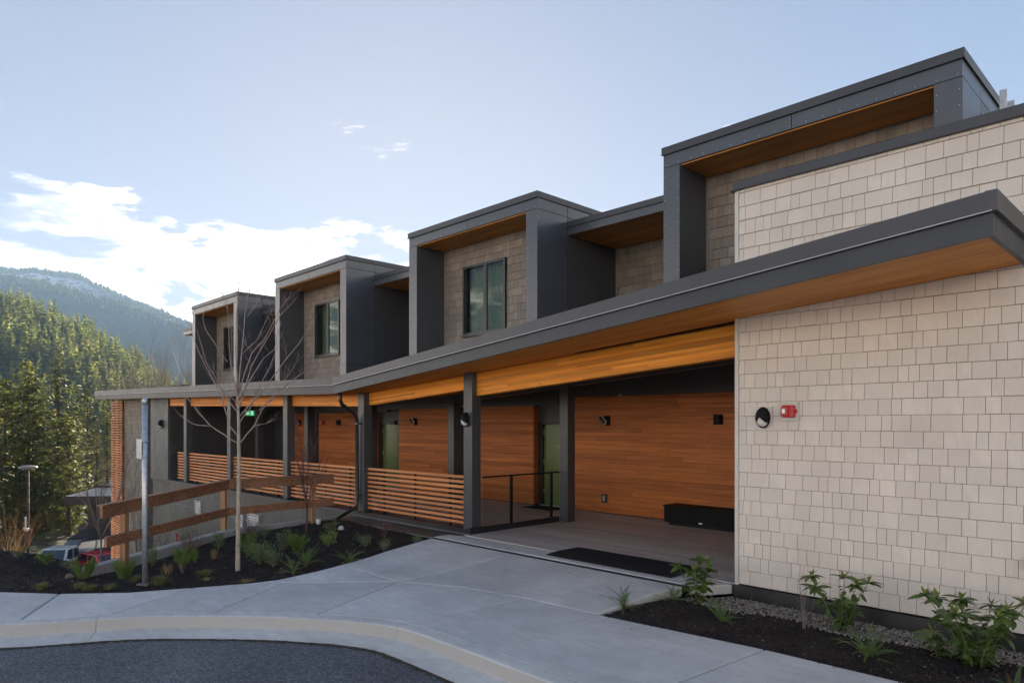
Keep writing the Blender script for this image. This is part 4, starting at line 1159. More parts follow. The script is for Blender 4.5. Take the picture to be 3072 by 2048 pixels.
for u, v, lab in ((1861, 1187, 'small pale sprinkler head over the widest cedar wall'), (1021, 1221, 'small pale sprinkler head above the cedar wall by the downspout')):
    p = at_y(u, v, YR-0.10); T = thing('sprinkler_head', p, lab, 'sprinkler', 'sprinkler heads')
    mk('escutcheon', MB().lathe([(0.055, 0.0), (0.055, 0.012), (0.02, 0.025), (0.012, 0.06)], (0, 0, 0), 'z', 14), m_lens, T, smooth=True, local=True)
    mk('deflector', MB().lathe([(0.012, -0.03), (0.03, -0.028), (0.012, 0.0)], (0, 0, 0), 'z', 12), m_chrome, T, smooth=True, local=True)

# exit sign over the walkway
m_exit = simple('exit_green', (0.02, 0.34, 0.13), 0.4, 0.4, var=0.02)
m_exit.node_tree.nodes['Principled BSDF'].inputs['Emission Color'].default_value = (0.02, 0.42, 0.16, 1); m_exit.node_tree.nodes['Principled BSDF'].inputs['Emission Strength'].default_value = 0.12
m_exitw = simple('exit_white', (0.8, 0.85, 0.8), 0.4, 0.4, var=0.02)
m_exitw.node_tree.nodes['Principled BSDF'].inputs['Emission Color'].default_value = (0.7, 0.85, 0.75, 1); m_exitw.node_tree.nodes['Principled BSDF'].inputs['Emission Strength'].default_value = 0.15
p = at_d(749, 1239, 23.6)
X = thing('exit_sign', p, 'small green exit sign with white arrow and running figure in the dark walkway', 'exit sign')
X.rotation_euler = (0, 0, math.radians(45))
mk('box', MB().box(-0.15, 0.15, 0.0, 0.05, -0.085, 0.085), m_exit, X, local=True, bevel=0.004)
mk('arrow', MB().prism([(-0.13, 0), (-0.08, 0.05), (-0.08, 0.018), (-0.02, 0.018), (-0.02, -0.018), (-0.08, -0.018), (-0.08, -0.05)], 0.001, 0.006), m_exitw, X, local=True).rotation_euler = (math.pi/2, 0, 0)
rf = MB()
rf.prism([(0.02, 0.075), (0.13, 0.075), (0.13, 0.065), (0.02, 0.065)], 0.001, 0.005).prism([(0.06, 0.02), (0.085, 0.035), (0.095, 0.0), (0.07, -0.015)], 0.001, 0.005)
rf.prism([(0.07, -0.01), (0.09, 0.0), (0.075, -0.045), (0.045, -0.065), (0.04, -0.055), (0.06, -0.04)], 0.001, 0.005).prism([(0.085, -0.005), (0.098, 0.0), (0.115, -0.03), (0.118, -0.065), (0.105, -0.065), (0.102, -0.035)], 0.001, 0.005)
rf.prism([(0.035, 0.0), (0.04, 0.01), (0.065, 0.028), (0.062, 0.015)], 0.001, 0.005).prism([(0.09, 0.025), (0.115, 0.0), (0.122, 0.008), (0.095, 0.038)], 0.001, 0.005)
rf.lathe([(0.013, 0.001), (0.013, 0.005)], (0.085, 0.052, 0), 'z', 12)
mk('running_figure', rf, m_exitw, X, local=True).rotation_euler = (math.pi/2, 0, 0)
mk('bracket', MB().box(-0.02, 0.02, 0.015, 0.035, 0.085, 0.45), m_matt, X, local=True)

# black storage bench in the entry
BN = thing('storage_bench', (-6.6, 12.38, 0), 'low black storage bench against the cedar wall in the entry', 'bench')
piece('box', -8.05, -6.49, 12.12, 12.60, 0.06, 0.37, m_matt, BN); piece('box', -6.48, -4.95, 12.12, 12.60, 0.06, 0.37, m_matt, BN)
piece('seat', -8.07, -4.93, 12.10, 12.61, 0.371, 0.40, m_matt, BN)
piece('plinth', -7.98, -5.02, 12.18, 12.58, 0.0, 0.06, m_joint, BN)
piece('tag', -7.25, -7.17, 12.112, 12.119, 0.085, 0.115, m_white, BN)

# door mats
def mat_piece(x0, x1, ya, yb, label):
    M_ = thing('door_mat', ((x0+x1)/2, (ya+yb)/2, 0), label, 'mat')
    zf = lambda y: 0.0 if y >= 8.3 else pave(0, y)
    ysn = [ya] + ([8.3] if ya < 8.3 < yb else []) + [yb]; mb = MB()
    for a, b in zip(ysn, ysn[1:]):
        za, zb = zf(a)+0.004, (zf(b) if b >= 8.3 else zf(b))+0.004
        mb.hexa([(x0, a, za), (x1, a, za), (x1, b, zb), (x0, b, zb), (x0, a, za+0.010), (x1, a, za+0.010), (x1, b, zb+0.010), (x0, b, zb+0.010)])
    mk('backing', mb, m_mat, M_)
    rb = MB()
    n = int((x1-x0-0.1)/0.05)
    for k in range(n):
        x = x0+0.05+k*0.05
        for a, b in zip(ysn, ysn[1:]):
            q = int((b-a)/0.05)
            for j in range(q):
                y = a+0.02+j*0.05; z = zf(y)+0.0145
                rb.hexa([(x, y, z), (x+0.032, y, z), (x+0.032, y+0.032, z), (x, y+0.032, z), (x+0.006, y+0.006, z+0.004), (x+0.026, y+0.006, z+0.004), (x+0.026, y+0.026, z+0.004), (x+0.006, y+0.026, z+0.004)])
    tag(mk('rubber_studs', rb, m_mat, M_), kind='stuff')
mat_piece(-7.52, -5.22, 8.02, 8.80, 'large black rubber mat lying across the deck edge at the entry')
mat_piece(-12.15, -11.15, 12.05, 12.62, 'small dark mat in front of the right green door')

# metal sign pole
pb = at_z(435, 1754, -0.15)
SP = thing('sign_pole', (pb[0], pb[1], -0.15), 'galvanised round sign pole standing in the mulch left of the bare tree', 'pole')
mk('pole', MB().tube([(0, 0, -0.2), (0, 0, 2.50)], 0.0365, 18), m_galv, SP, smooth=True, local=True)
mk('pole_cap', MB().lathe([(0.039, 2.47), (0.040, 2.52), (0.036, 2.545), (0.02, 2.56), (0.004, 2.563)], (0, 0, 0), 'z', 18), m_galv, SP, smooth=True, local=True)
vd = Vector((pb[0], pb[1])).normalized(); pang = math.atan2(vd.y, vd.x)
sg = mk('sign_plate', MB().box(-0.02, 0.28, 0.045, 0.049, -0.135, 0.135), m_galv, SP, local=True, bevel=0.002)
sg.location = (0, 0, 1.86); sg.rotation_euler = (0, 0, pang + math.radians(12))
for dz in (-0.105, 0.105):
    bk = mk('clamp', MB().tube([(0.043*math.cos(a*math.pi/9), 0.043*math.sin(a*math.pi/9), 0) for a in range(19)], 0.008, 6, False), m_galv, SP, smooth=True, local=True)
    bk.location = (0, 0, 1.86+dz)
    b2 = mk('bracket', MB().box(-0.02, 0.06, 0.03, 0.045, -0.012, 0.012), m_galv, SP, local=True); b2.location = (0, 0, 1.86+dz); b2.rotation_euler = (0, 0, pang+math.radians(12))
fr_ = random.Random(3); ft = MB()
for k in range(26):
    a = fr_.uniform(0, 6.28); d = fr_.uniform(0.03, 0.10)
    ft.add(ico, icf, Matrix.Translation((d*math.cos(a), d*math.sin(a), 0.015)) @ Matrix.Diagonal((0.014, 0.012, 0.01, 1)))
tag(mk('concrete_crumbs', ft, m_speck, SP, local=True), kind='stuff')

# white pipe cap, splash stones, boulder, edging stones
def rock(name, u, v, z, dims, mat, label, cat, seed, group=None):
    p = at_z(u, v, z); r = random.Random(seed); mb = MB()
    import bmesh
    bm = bmesh.new(); bmesh.ops.create_icosphere(bm, subdivisions=3, radius=1.0)
    for vv in bm.verts:
        q = vv.co.copy(); d = 1 + 0.28*mnoise.noise(q*1.3 + Vector((seed, 0, 0))) + 0.10*mnoise.noise(q*3.7 + Vector((0, seed, 0)))
        vv.co = Vector((q.x*dims[0]*d, q.y*dims[1]*d, q.z*dims[2]*d))
    me = bpy.data.meshes.new(name); bm.to_mesh(me); bm.free(); me.materials.append(mat)
    me.polygons.foreach_set('use_smooth', [True]*len(me.polygons))
    o = link(name, me); o.location = (p[0], p[1], z+dims[2]*0.35); return tag(o, label, cat, group)
m_rockb = simple('brown_rock', (0.20, 0.15, 0.11), 0.85, 0.2, var=0.4, vs=14, bump=0.6, bs=30)
m_rockw = simple('white_rock', (0.62, 0.61, 0.60), 0.8, 0.3, var=0.2, vs=12, bump=0.5, bs=30)
rock('flat_stone', 201, 1746, -0.19, (0.13, 0.07, 0.022), m_rockw, 'flat white stone left of the brown boulder in the mulch', 'stone', 3)
rock('flat_stone', 268, 1741, -0.19, (0.07, 0.06, 0.03), m_rockw, 'small white stone right of the pine by the wall end', 'stone', 8)
rock('boulder', 209, 1737, -0.17, (0.075, 0.06, 0.06), m_rockb, 'small brown boulder on the flat white stone', 'boulder', 5)
rock('splash_stone', 1024, 1588, -0.10, (0.07, 0.06, 0.06), m_rockw, 'white stone under the downspout outlet', 'stone', 9)
pc = at_z(955, 1572, -0.08)
PC = thing('pipe_cap', (pc[0], pc[1], -0.1), 'short white pipe cap at the end of the low concrete wall', 'pipe cap')
mk('pipe', MB().lathe([(0.045, -0.1), (0.045, 0.10)], (0, 0, 0), 'z', 18), m_white, PC, smooth=True, local=True)
mk('cap', MB().lathe([(0.052, 0.06), (0.052, 0.125), (0.046, 0.135)], (0, 0, 0), 'z', 18), m_white, PC, auto=40, local=True)
p = at_d(527-0, 1640, 13.2); p = at_d(528, 1618, 20.0)
RP = thing('marker_post', (p[0], p[1], -3.0), 'small red and white marker seen just right of the metal pole', 'marker')
mk('paddle', MB().box(-0.05, 0.05, -0.01, 0.01, p[2]+3-0.18, p[2]+3+0.18), m_red, RP, local=True); mk('stake', MB().box(-0.015, 0.015, 0.011, 0.03, -0.5, p[2]+3+0.1), m_white, RP, local=True)

# ================================================================== PLANTS
def leaf_mesh(name, mat, L, Wd, fold=0.25, droop=0.25, n=5):
    mb = MB()
    for i in range(n+1):
        t = i/n; w = Wd*math.sin(math.pi*min(1, t*0.94+0.05))**0.8*(1-0.15*t); x = L*t*(1-0.08*droop*t); z = -droop*L*t*t
        mb.v += [(x, -w, z+fold*w), (x, 0, z), (x, w, z+fold*w)]
    for i in range(n):
        b = i*3; mb.f += [(b, b+1, b+4, b+3), (b+1, b+2, b+5, b+4)]
    return mb.mesh(name, mat, True)
RL = [leaf_mesh('rhododendron_leaf', m_rhod, 0.14, 0.026, 0.22, 0.15), leaf_mesh('rhododendron_leaf_b', m_rhod, 0.125, 0.029, 0.25, 0.30), leaf_mesh('rhododendron_leaf_c', m_rhody, 0.12, 0.022, 0.3, 0.05)]
def rot_to(az, pitch, roll=0.0): return (Matrix.Rotation(az, 4, 'Z') @ Matrix.Rotation(-pitch, 4, 'Y') @ Matrix.Rotation(roll, 4, 'X')).to_euler()
def rhododendron(u, v, h, spread, nst, seed, label, young=0.3, low=6):
    r = random.Random(seed); q = at_z(u, v, -0.12)
    P = thing('rhododendron', (q[0], q[1], -0.13), label, 'shrub', 'rhododendrons by the pale wall')
    st = MB(); tips = []
    for s in range(nst):
        a = 6.283*s/nst + r.uniform(-.5, .5); rr = spread*r.uniform(0.25, 0.55) if nst > 1 else 0.02; hh = h*r.uniform(0.62, 0.93) if s else h*0.93
        pts = [(0.05*math.cos(a), 0.05*math.sin(a), -0.04)]
        for k in range(1, 6):
            t = k/5; pts.append((math.cos(a)*(0.05+rr*t**1.2) + r.uniform(-.008, .008), math.sin(a)*(0.05+rr*t**1.2) + r.uniform(-.008, .008), hh*t))
        st.tube(pts, [0.0065-0.0006*k for k in range(6)], 6); tips.append((pts, a))
    mk('stem', st, m_stemg, P, smooth=True, local=True)
    def leafo(pos, az, pitch, sc, k):
        o = link('leaf', RL[k], P, True); o.location = pos; sc *= 1.15; o.rotation_euler = rot_to(az, pitch, r.uniform(-.5, .5)); o.scale = (sc, sc, sc)
    for pts, a in tips:
        top = Vector(pts[-1])
        for k in range(9):
            leafo(top + Vector((0, 0, -0.012*r.random())), 6.283*k/9*1.0 + r.uniform(-.3, .3) + a, r.uniform(-0.35, 0.35), r.uniform(0.75, 1.15), 0 if r.random() > young else 1)
        for k in range(4): leafo(top, r.uniform(0, 6.28), r.uniform(0.7, 1.35), r.uniform(0.45, 0.75), 2)
        for lv in range(1, 5):
            for k in range(low if lv > 2 else 4):
                b = Vector(pts[lv])*0.6 + Vector(pts[lv-1])*0.4 + Vector((0, 0, r.uniform(-.03, .05)))
                leafo(b, r.uniform(0, 6.28), r.uniform(-0.5, 0.7), r.uniform(0.6, 1.05), r.choice((0, 1, 0)))
    return P
rhododendron(2091, 1806, 0.60, 0.36, 5, 4, 'tall light green rhododendron at the entry corner of the right bed', 0.6, 8)
rhododendron(2523, 1878, 0.57, 0.46, 6, 5, 'middle rhododendron of the right bed, slender with bare lower stems', 0.3, 5)
rhododendron(2928, 1990, 0.64, 0.66, 11, 6, 'largest dark green rhododendron at the right edge of the bed', 0.2, 7)
rhododendron(2830, 1965, 0.20, 0.34, 3, 16, 'low leafy rhododendron shoot left of the largest rhododendron', 0.3, 3)

def frond_mesh(name, mat, L, Wd, n, arch, seed):
    r = random.Random(seed); mb = MB(); pts = []
    for i in range(n+1):
        t = i/n; pts.append(Vector((L*(t - 0.12*arch*t*t), 0, L*arch*(0.55*t - 0.75*t*t))))
    mb.tube(pts[::max(1, n//7)] + [pts[-1]], 0.0028, 4)
    for i in range(2, n+1):
        t = i/n; w = Wd*(math.sin(math.pi*min(1, 0.16+0.84*t))**0.75)*(1.05-0.35*t); p = pts[i]; d = (pts[i]-pts[i-1]).normalized(); hw = L/n*0.26
        for s in (-1, 1):
            tip = p + Vector((d.x*w*0.35, s*w, -0.18*w + r.uniform(-.12, .12)*w)); m = p.lerp(tip, 0.45)
            b = len(mb.v); mb.v += [tuple(p - d*hw*.6), tuple(m + d*hw*1.1), tuple(tip), tuple(m - d*hw*1.1)]
            mb.f.append((b, b+1, b+2, b+3) if s > 0 else (b+3, b+2, b+1, b))
    return mb.mesh(name, mat)
FM = [frond_mesh('fern_frond', m_fern, 0.42, 0.046, 24, 0.5, 1), frond_mesh('fern_frond_b', m_fern, 0.36, 0.042, 21, 0.9, 2), frond_mesh('fern_frond_c', m_fernr, 0.34, 0.04, 20, 0.7, 3)]
def fern(u, v, z, size, n, seed, label, dry=0.0, pos=None):
    r = random.Random(seed); q = pos or at_z(u, v, z)
    P = thing('fern', (q[0], q[1], z-0.01), label, 'fern', 'ferns in the planting beds')
    n = int(n*1.5)
    for k in range(n):
        o = link('frond', FM[2] if r.random() < dry else r.choice(FM[:2]), P, True)
        o.location = (r.uniform(-.02, .02), r.uniform(-.02, .02), 0.0); o.rotation_euler = rot_to(6.283*k/n + r.uniform(-.4, .4), r.choice((r.uniform(0.0, 0.4), r.uniform(0.45, 1.1), r.uniform(0.6, 1.2))), r.uniform(-.3, .3))
        s = size/0.42*r.uniform(0.65, 1.08); o.scale = (s, s, s)
    crown = MB().tube([(0, 0, -0.03), (0.004, 0, 0.035)], [0.03, 0.012], 8)
    mk('crown', crown, m_fernr, P, local=True); return P
fern(1872, 1820, -0.13, 0.42, 11, 1, 'sword fern at the corner of the right bed beside the paving', 0.15)
fern(2019, 1802, -0.12, 0.36, 9, 2, 'sword fern directly left of the entry-corner rhododendron', 0.1)
fern(2169, 1862, -0.12, 0.36, 11, 3, 'bright fern with brown base in front of the gravel', 0.15)
fern(2608, 1968, -0.12, 0.46, 13, 4, 'broad fern between the middle and largest rhododendrons', 0.0)
fern(3050, 2085, -0.13, 0.26, 9, 5, 'small yellowish fern at the bottom right corner', 0.6)
fern(920, 1692, -0.13, 0.40, 14, 6, 'large bright fern at the paving edge of the left bed', 0.08)
fern(880, 1714, -0.13, 0.34, 12, 7, 'fern in front of the large bright fern', 0.1)
fern(1049, 1684, -0.13, 0.36, 13, 8, 'fern standing alone right of the largest fern by the paving', 0.1)
fern(1087, 1618, -0.12, 0.34, 9, 9, 'partly brown fern by the black flashing', 0.5)

def foliage_shrub(name, u, v, z, h, w, n, seed, mat, label, cat='shrub', kind='leaf', stem=m_twig, lift=0.2, group=None, pos=None, leafs=0.018):
    r = random.Random(seed); q = pos or at_z(u, v, z)
    P = thing(name, (q[0], q[1], z-0.01), label, cat, group)
    sm = MB(); lf = MB(); ns = 9
    for s in range(ns):
        a = r.uniform(0, 6.28); tip = Vector((math.cos(a)*w*.42*r.uniform(.3, 1), math.sin(a)*w*.42*r.uniform(.3, 1), h*r.uniform(.6, .95)))
        mid = tip*0.5 + Vector((r.uniform(-.02, .02), r.uniform(-.02, .02), -0.02*h))
        sm.tube([(0, 0, -0.02), mid, tip], [0.006, 0.0045, 0.002], 5)
        for k in range(n//ns):
            t = r.uniform(lift, 1.05); c = (mid*2*t*(1-t) + tip*t*t) if t < 1 else tip.copy()
            if kind == 'pine':
                d = (tip - mid).normalized(); d = (d + Vector((r.gauss(0, .55), r.gauss(0, .55), r.uniform(-.1, .9)))).normalized()
                side = d.cross(Vector((r.uniform(-1, 1), r.uniform(-1, 1), r.uniform(-1, 1)))).normalized()*0.0022
                L = r.uniform(0.045, 0.085); b = len(lf.v); c = c + Vector((r.gauss(0, .018), r.gauss(0, .018), r.gauss(0, .012)))
                lf.v += [tuple(c-side), tuple(c+side), tuple(c+d*L)]; lf.f.append((b, b+1, b+2))
            else:
                c = c + Vector((r.gauss(0, w*.11), r.gauss(0, w*.11), r.gauss(0, h*.08))); c.z = max(0.015, c.z)
                d = Vector((r.gauss(0, 1), r.gauss(0, 1), r.uniform(-.2, 1.0))).normalized(); s_ = d.cross(Vector((r.gauss(0, 1), r.gauss(0, 1), r.gauss(0, 1)))).normalized()
                L = leafs*r.uniform(.8, 1.7); wd = L*(.24 if kind == 'leaf' else .12); b = len(lf.v)
                lf.v += [tuple(c), tuple(c+d*L*.5+s_*wd), tuple(c+d*L), tuple(c+d*L*.5-s_*wd)]; lf.f.append((b, b+1, b+2, b+3))
    mk('stem', sm, stem, P, local=True); tag(mk('foliage', lf, mat, P, local=True), kind='stuff'); return P
PG = 'young pines in the left bed'
foliage_shrub('pine_shrub', 250, 1746, -0.20, 0.34, 0.42, 2200, 21, m_pine, 'bushy young pine in front of the concrete wall end', 'pine', 'pine', group=PG)
foliage_shrub('pine_shrub', 373, 1744, -0.18, 0.30, 0.36, 2000, 22, m_pine, 'young pine at the wall left of the metal pole', 'pine', 'pine', group=PG)
foliage_shrub('pine_shrub', 547, 1714, -0.14, 0.38, 0.34, 1600, 23, m_pine, 'leaning young pine with a bare lower stem right of the metal pole', 'pine', 'pine', lift=0.5, group=PG)
foliage_shrub('pine_shrub', 586, 1684, -0.13, 0.20, 0.14, 600, 24, m_pine, 'smallest young pine beside the red-twigged bush', 'pine', 'pine', group=PG)
foliage_shrub('pine_shrub', 745, 1664, -0.12, 0.36, 0.46, 2600, 25, m_pine, 'round young pine right behind the bare tree trunk', 'pine', 'pine', group=PG)
foliage_shrub('pine_shrub', 894, 1660, -0.12, 0.34, 0.42, 2400, 26, m_pine, 'round young pine behind the large bright fern', 'pine', 'pine', group=PG)
SG = 'small leafy shrubs in the left bed'
foliage_shrub('leafy_shrub', 458, 1694, -0.13, 0.30, 0.22, 420, 31, m_shrub, 'upright green shrub against the concrete wall by the metal pole', group=SG, leafs=0.024)
foliage_shrub('leafy_shrub', 656, 1643, -0.11, 0.30, 0.32, 480, 32, m_shrub, 'dark shrub against the concrete wall left of the bare tree', group=SG, leafs=0.024)
foliage_shrub('leafy_shrub', 794, 1611, -0.08, 0.30, 0.42, 520, 33, m_shrub, 'sparse brownish shrub at the wall right of the bare tree', group=SG)
foliage_shrub('feathery_shrub', 777, 1688, -0.13, 0.36, 0.52, 950, 34, m_shrub, 'feathery grey-green shrub in front of the round pine', kind='thin', group=SG, leafs=0.04)
foliage_shrub('feathery_shrub', 820, 1695, -0.13, 0.28, 0.40, 700, 35, m_shrub, 'lower feathery shrub left of the large bright fern', kind='thin', group=SG, leafs=0.035)
foliage_shrub('leafy_shrub', 851, 1648, -0.11, 0.34, 0.36, 620, 36, m_shrub, 'pale-tipped shrub above the round pines', group=SG, leafs=0.026)
foliage_shrub('leafy_shrub', 985, 1634, -0.10, 0.26, 0.36, 560, 37, m_rhody, 'yellow-green shrub below the downspout outlet', group=SG, leafs=0.028)
foliage_shrub('leafy_shrub', 997, 1600, -0.09, 0.28, 0.34, 520, 38, m_shrub, 'green shrub left of the downspout outlet', group=SG, leafs=0.026)
foliage_shrub('leafy_shrub', 1097, 1639, -0.11, 0.22, 0.32, 420, 39, m_shrub, 'loose shrub below the partly brown fern', group=SG, leafs=0.022)
foliage_shrub('leafy_shrub', 1151, 1648, -0.11, 0.20, 0.28, 420, 40, m_shrub, 'compact small shrub second from the deck corner', group=SG, leafs=0.022)
foliage_shrub('leafy_shrub', 1254, 1629, -0.10, 0.18, 0.26, 360, 41, m_shrub, 'compact small shrub nearest the deck corner', group=SG, leafs=0.022)
foliage_shrub('leafy_shrub', 54, 1668, -0.05, 0.10, 0.22, 240, 42, m_shrub, 'low dark shrub on the left mound nearest the picture edge', group=SG)
foliage_shrub('leafy_shrub', 140, 1688, -0.16, 0.20, 0.30, 420, 43, m_pine, 'dark shrub on the mound in front of the pickup', group=SG, leafs=0.03)
foliage_shrub('leafy_shrub', 206, 1702, -0.18, 0.14, 0.24, 260, 44, m_shrub, 'low shrub on the mound between pickup and red car', group=SG)

def tuft(u, v, z, h, w, n, seed, mat, label, pos=None):
    r = random.Random(seed); q = pos or at_z(u, v, z); P = thing('grass_tuft', (q[0], q[1], z-0.01), label, 'grass', 'grass tufts in the left bed')
    mb = MB()
    for k in range(n):
        a = r.uniform(0, 6.28); rr = abs(r.gauss(0, w*.22)); c = Vector((rr*math.cos(a), rr*math.sin(a), 0)); lean = r.uniform(.15, 1.0)*w*.45; L = h*r.uniform(.6, 1.05)
        d = Vector((math.cos(a+r.uniform(-.5, .5)), math.sin(a+r.uniform(-.5, .5)), 0)); s_ = Vector((-d.y, d.x, 0))*0.0022
        p1 = c + d*lean*.4 + Vector((0, 0, L*.65)); p2 = c + d*lean + Vector((0, 0, L)); b = len(mb.v)
        mb.v += [tuple(c-s_), tuple(c+s_), tuple(p1+s_*.8), tuple(p1-s_*.8), tuple(p2)]; mb.f += [(b, b+1, b+2, b+3), (b+3, b+2, b+4)]
    mk('blades', mb, mat, P, local=True)
for i, (u, v, h, w, lab) in enumerate(((482, 1750, 0.13, 0.26, 'grass tuft right of the metal pole base'), (616, 1724, 0.09, 0.24, 'flat grass tuft left of the bare tree base'), (125, 1768, 0.11, 0.18, 'grass tuft farthest left near the pavement'), (238, 1764, 0.09, 0.16, 'grass tuft below the bushy pine, left of two'), (270, 1770, 0.09, 0.17, 'grass tuft below the bushy pine, right of two'), (332, 1768, 0.10, 0.16, 'grass tuft between the wall end and the metal pole'), (408, 1745, 0.11, 0.17, 'grass tuft just left of the metal pole'))):
    tuft(u, v, -0.16, h, w, 420, 50+i, m_grass, lab)
tuft(643, 1673, -0.12, 0.18, 0.16, 90, 61, m_straw, 'straw-coloured dry tuft left of the bare tree')
tuft(499, 1718, -0.14, 0.18, 0.20, 70, 62, m_straw, 'straw-coloured dry tuft right behind the metal pole')
tuft(737, 1745, -0.15, 0.05, 0.26, 120, 63, m_straw, 'flattened dry grass near the pavement right of the bare tree')
tuft(618, 1738, -0.15, 0.05, 0.20, 80, 64, m_straw, 'flattened dry grass below the flat green tuft')

# ------------------------------------------------------------------ bare woody plants
def twiggy(mb, p, d, L, rad, depth, r, spread=0.5, up=0.25, n=4):
    pts = [Vector(p)]; dd = Vector(d).normalized(); k = 4
    for i in range(k):
        dd = (dd + Vector((r.gauss(0, .09), r.gauss(0, .09), r.gauss(0, .06) + up*0.12))).normalized(); pts.append(pts[-1] + dd*L/k)
    mb.tube(pts, [max(0.0012, rad*(1-0.68*i/k)) for i in range(k+1)], n, False)
    if depth > 0:
        for i in range(1, k+1):
            for q in range(1 if r.random() < 0.75 else 2):
                a = (dd + Vector((r.gauss(0, spread), r.gauss(0, spread), r.uniform(-.1, .5)))).normalized()
                twiggy(mb, pts[i], a, L*r.uniform(.35, .62), rad*0.5*(1-0.45*i/k), depth-1, r, spread, up, 3)
def twig_shrub(name, pos, h, w, n, seed, mat, label, depth=2, rad=0.004, cat='shrub', group=None):
    r = random.Random(seed); P = thing(name, pos, label, cat, group); mb = MB()
    for k in range(n):
        a = r.uniform(0, 6.28); s = r.uniform(.05, 1)*w/h*.55
        twiggy(mb, (r.uniform(-.03, .03), r.uniform(-.03, .03), -0.03), (math.cos(a)*s, math.sin(a)*s, 1), h*r.uniform(.65, 1), rad, depth, r, 0.28)
    mk('branches', mb, mat, P, local=True); return P
TG = 'bare twiggy shrubs in the left bed'
q = at_z(567, 1672, -0.12); twig_shrub('twiggy_shrub', (q[0], q[1], -0.12), 0.42, 0.5, 34, 70, m_twigr, 'dense red-twigged bare bush at the wall left of the bare tree', 1, 0.003, group=TG)
q = at_z(752, 1612, -0.08); twig_shrub('twiggy_shrub', (q[0], q[1], -0.10), 0.40, 0.55, 34, 71, m_twigr, 'dense red-twigged bare bush right behind the bare tree', 1, 0.003, group=TG)
q = at_z(1149, 1618, -0.1); twig_shrub('twiggy_shrub', (q[0], q[1], -0.10), 0.34, 0.4, 7, 72, m_twigr, 'sparse reddish twigs by the black flashing', 2, 0.004, group=TG)
q = at_z(2414, 1889, -0.12); twig_shrub('twiggy_shrub', (q[0], q[1], -0.12), 0.52, 0.22, 4, 73, m_twig, 'thin dead stem standing in the right bed', 1, 0.004)
q = at_z(2262, 1800, -0.15); twig_shrub('twiggy_shrub', (q[0], q[1], -0.18), 0.22, 0.08, 1, 74, m_twig, 'single short twig by the black base flashing', 1, 0.003)

# young bare tree in front
tb = at_z(713, 1706, -0.14); TD = FW[0]*tb[0] + FW[1]*tb[1]
TR = thing('bare_tree', (tb[0], tb[1], -0.15), 'slender bare young tree with upswept branches in the left bed', 'tree')
rt = random.Random(17)
def tpx(x, y, off=0.0):                   # a spot on the tree, off metres nearer or farther
    p = at_d(560 + x*0.638, 740 + y*0.638, TD); v = Vector(p) - Vector(TR.location); f = Vector((FW[0], FW[1], 0)); return v + f*off
trunk = [(241, 1540), (240, 1505), (241, 1400), (244, 1200), (246, 1000), (244, 830), (240, 700)]
mk('trunk', MB().tube([tpx(*p) for p in trunk], [0.043, 0.037, 0.033, 0.030, 0.027, 0.022, 0.016], 12), m_bark, TR, smooth=True, local=True)
LIMBS = [[(244, 925), (180, 885), (110, 840), (50, 770), (0, 710), (-60, 640)], [(110, 842), (50, 838), (0, 815), (-15, 805)], [(240, 890), (205, 840), (185, 750), (180, 690), (150, 640), (110, 560), (60, 430), (42, 330)],
         [(240, 705), (220, 640), (190, 540), (175, 430), (160, 290), (110, 165)], [(240, 700), (238, 500), (245, 330), (262, 200), (318, 15)], [(243, 680), (265, 500), (285, 330), (318, 190), (367, 30)],
         [(245, 690), (300, 500), (350, 440), (420, 290), (470, 215)], [(247, 760), (310, 560), (390, 430), (450, 330), (515, 270)], [(246, 800), (330, 700), (400, 600), (510, 450), (575, 330)],
         [(250, 925), (310, 845), (340, 770), (400, 690), (480, 620), (555, 565)], [(247, 830), (290, 760), (330, 650), (370, 560), (420, 400)], [(242, 780), (200, 720), (165, 650), (120, 560), (80, 400)],
         [(243, 720), (300, 640), (380, 530), (440, 490), (475, 380)], [(243, 745), (200, 700), (150, 690), (100, 600)], [(265, 500), (330, 440), (400, 300)], [(285, 330), (330, 270), (392, 105)], [(190, 540), (130, 450), (90, 390), (75, 330)],
         [(400, 690), (460, 680), (530, 600)], [(310, 845), (375, 830)], [(340, 770), (420, 690), (520, 540)]]
for li, L in enumerate(LIMBS):
    off = rt.uniform(-0.35, 0.35) * min(1, len(L)/5)
    if li in (1, 14, 15, 16, 17, 18, 19): off = 0.0
    pts = [tpx(x, y, off*i/(len(L)-1)) for i, (x, y) in enumerate(L)]
    sm = []
    for a, b in zip(pts, pts[1:]):
        sm += [a, a.lerp(b, .5) + Vector((rt.gauss(0, .006), rt.gauss(0, .006), rt.gauss(0, .004)))]
    sm.append(pts[-1]); n = len(sm); r0 = 0.0095 if len(L) > 4 else 0.0065
    bmx = MB().tube(sm, [r0*(1-0.86*i/(n-1)) + 0.0018 for i in range(n)], 6)
    bo = mk('branch', bmx, m_limb, TR, smooth=True, local=True)
    tw = MB()
    for k in range(13 if len(L) > 4 else 7):
        i = rt.randrange(2, n); d = (sm[i]-sm[i-1]).normalized()
        d = (d + Vector((rt.gauss(0, .55), rt.gauss(0, .55), rt.uniform(0, .45)))).normalized()
        twiggy(tw, sm[i], d, rt.choice((0.05, 0.10, 0.18, 0.30))*rt.uniform(.7, 1.2), 0.0025, 1 if rt.random() < .3 else 0, rt, 0.4, 0.5, 3)
    tag(mk('twigs', tw, m_limb, bo, local=True), kind='stuff')

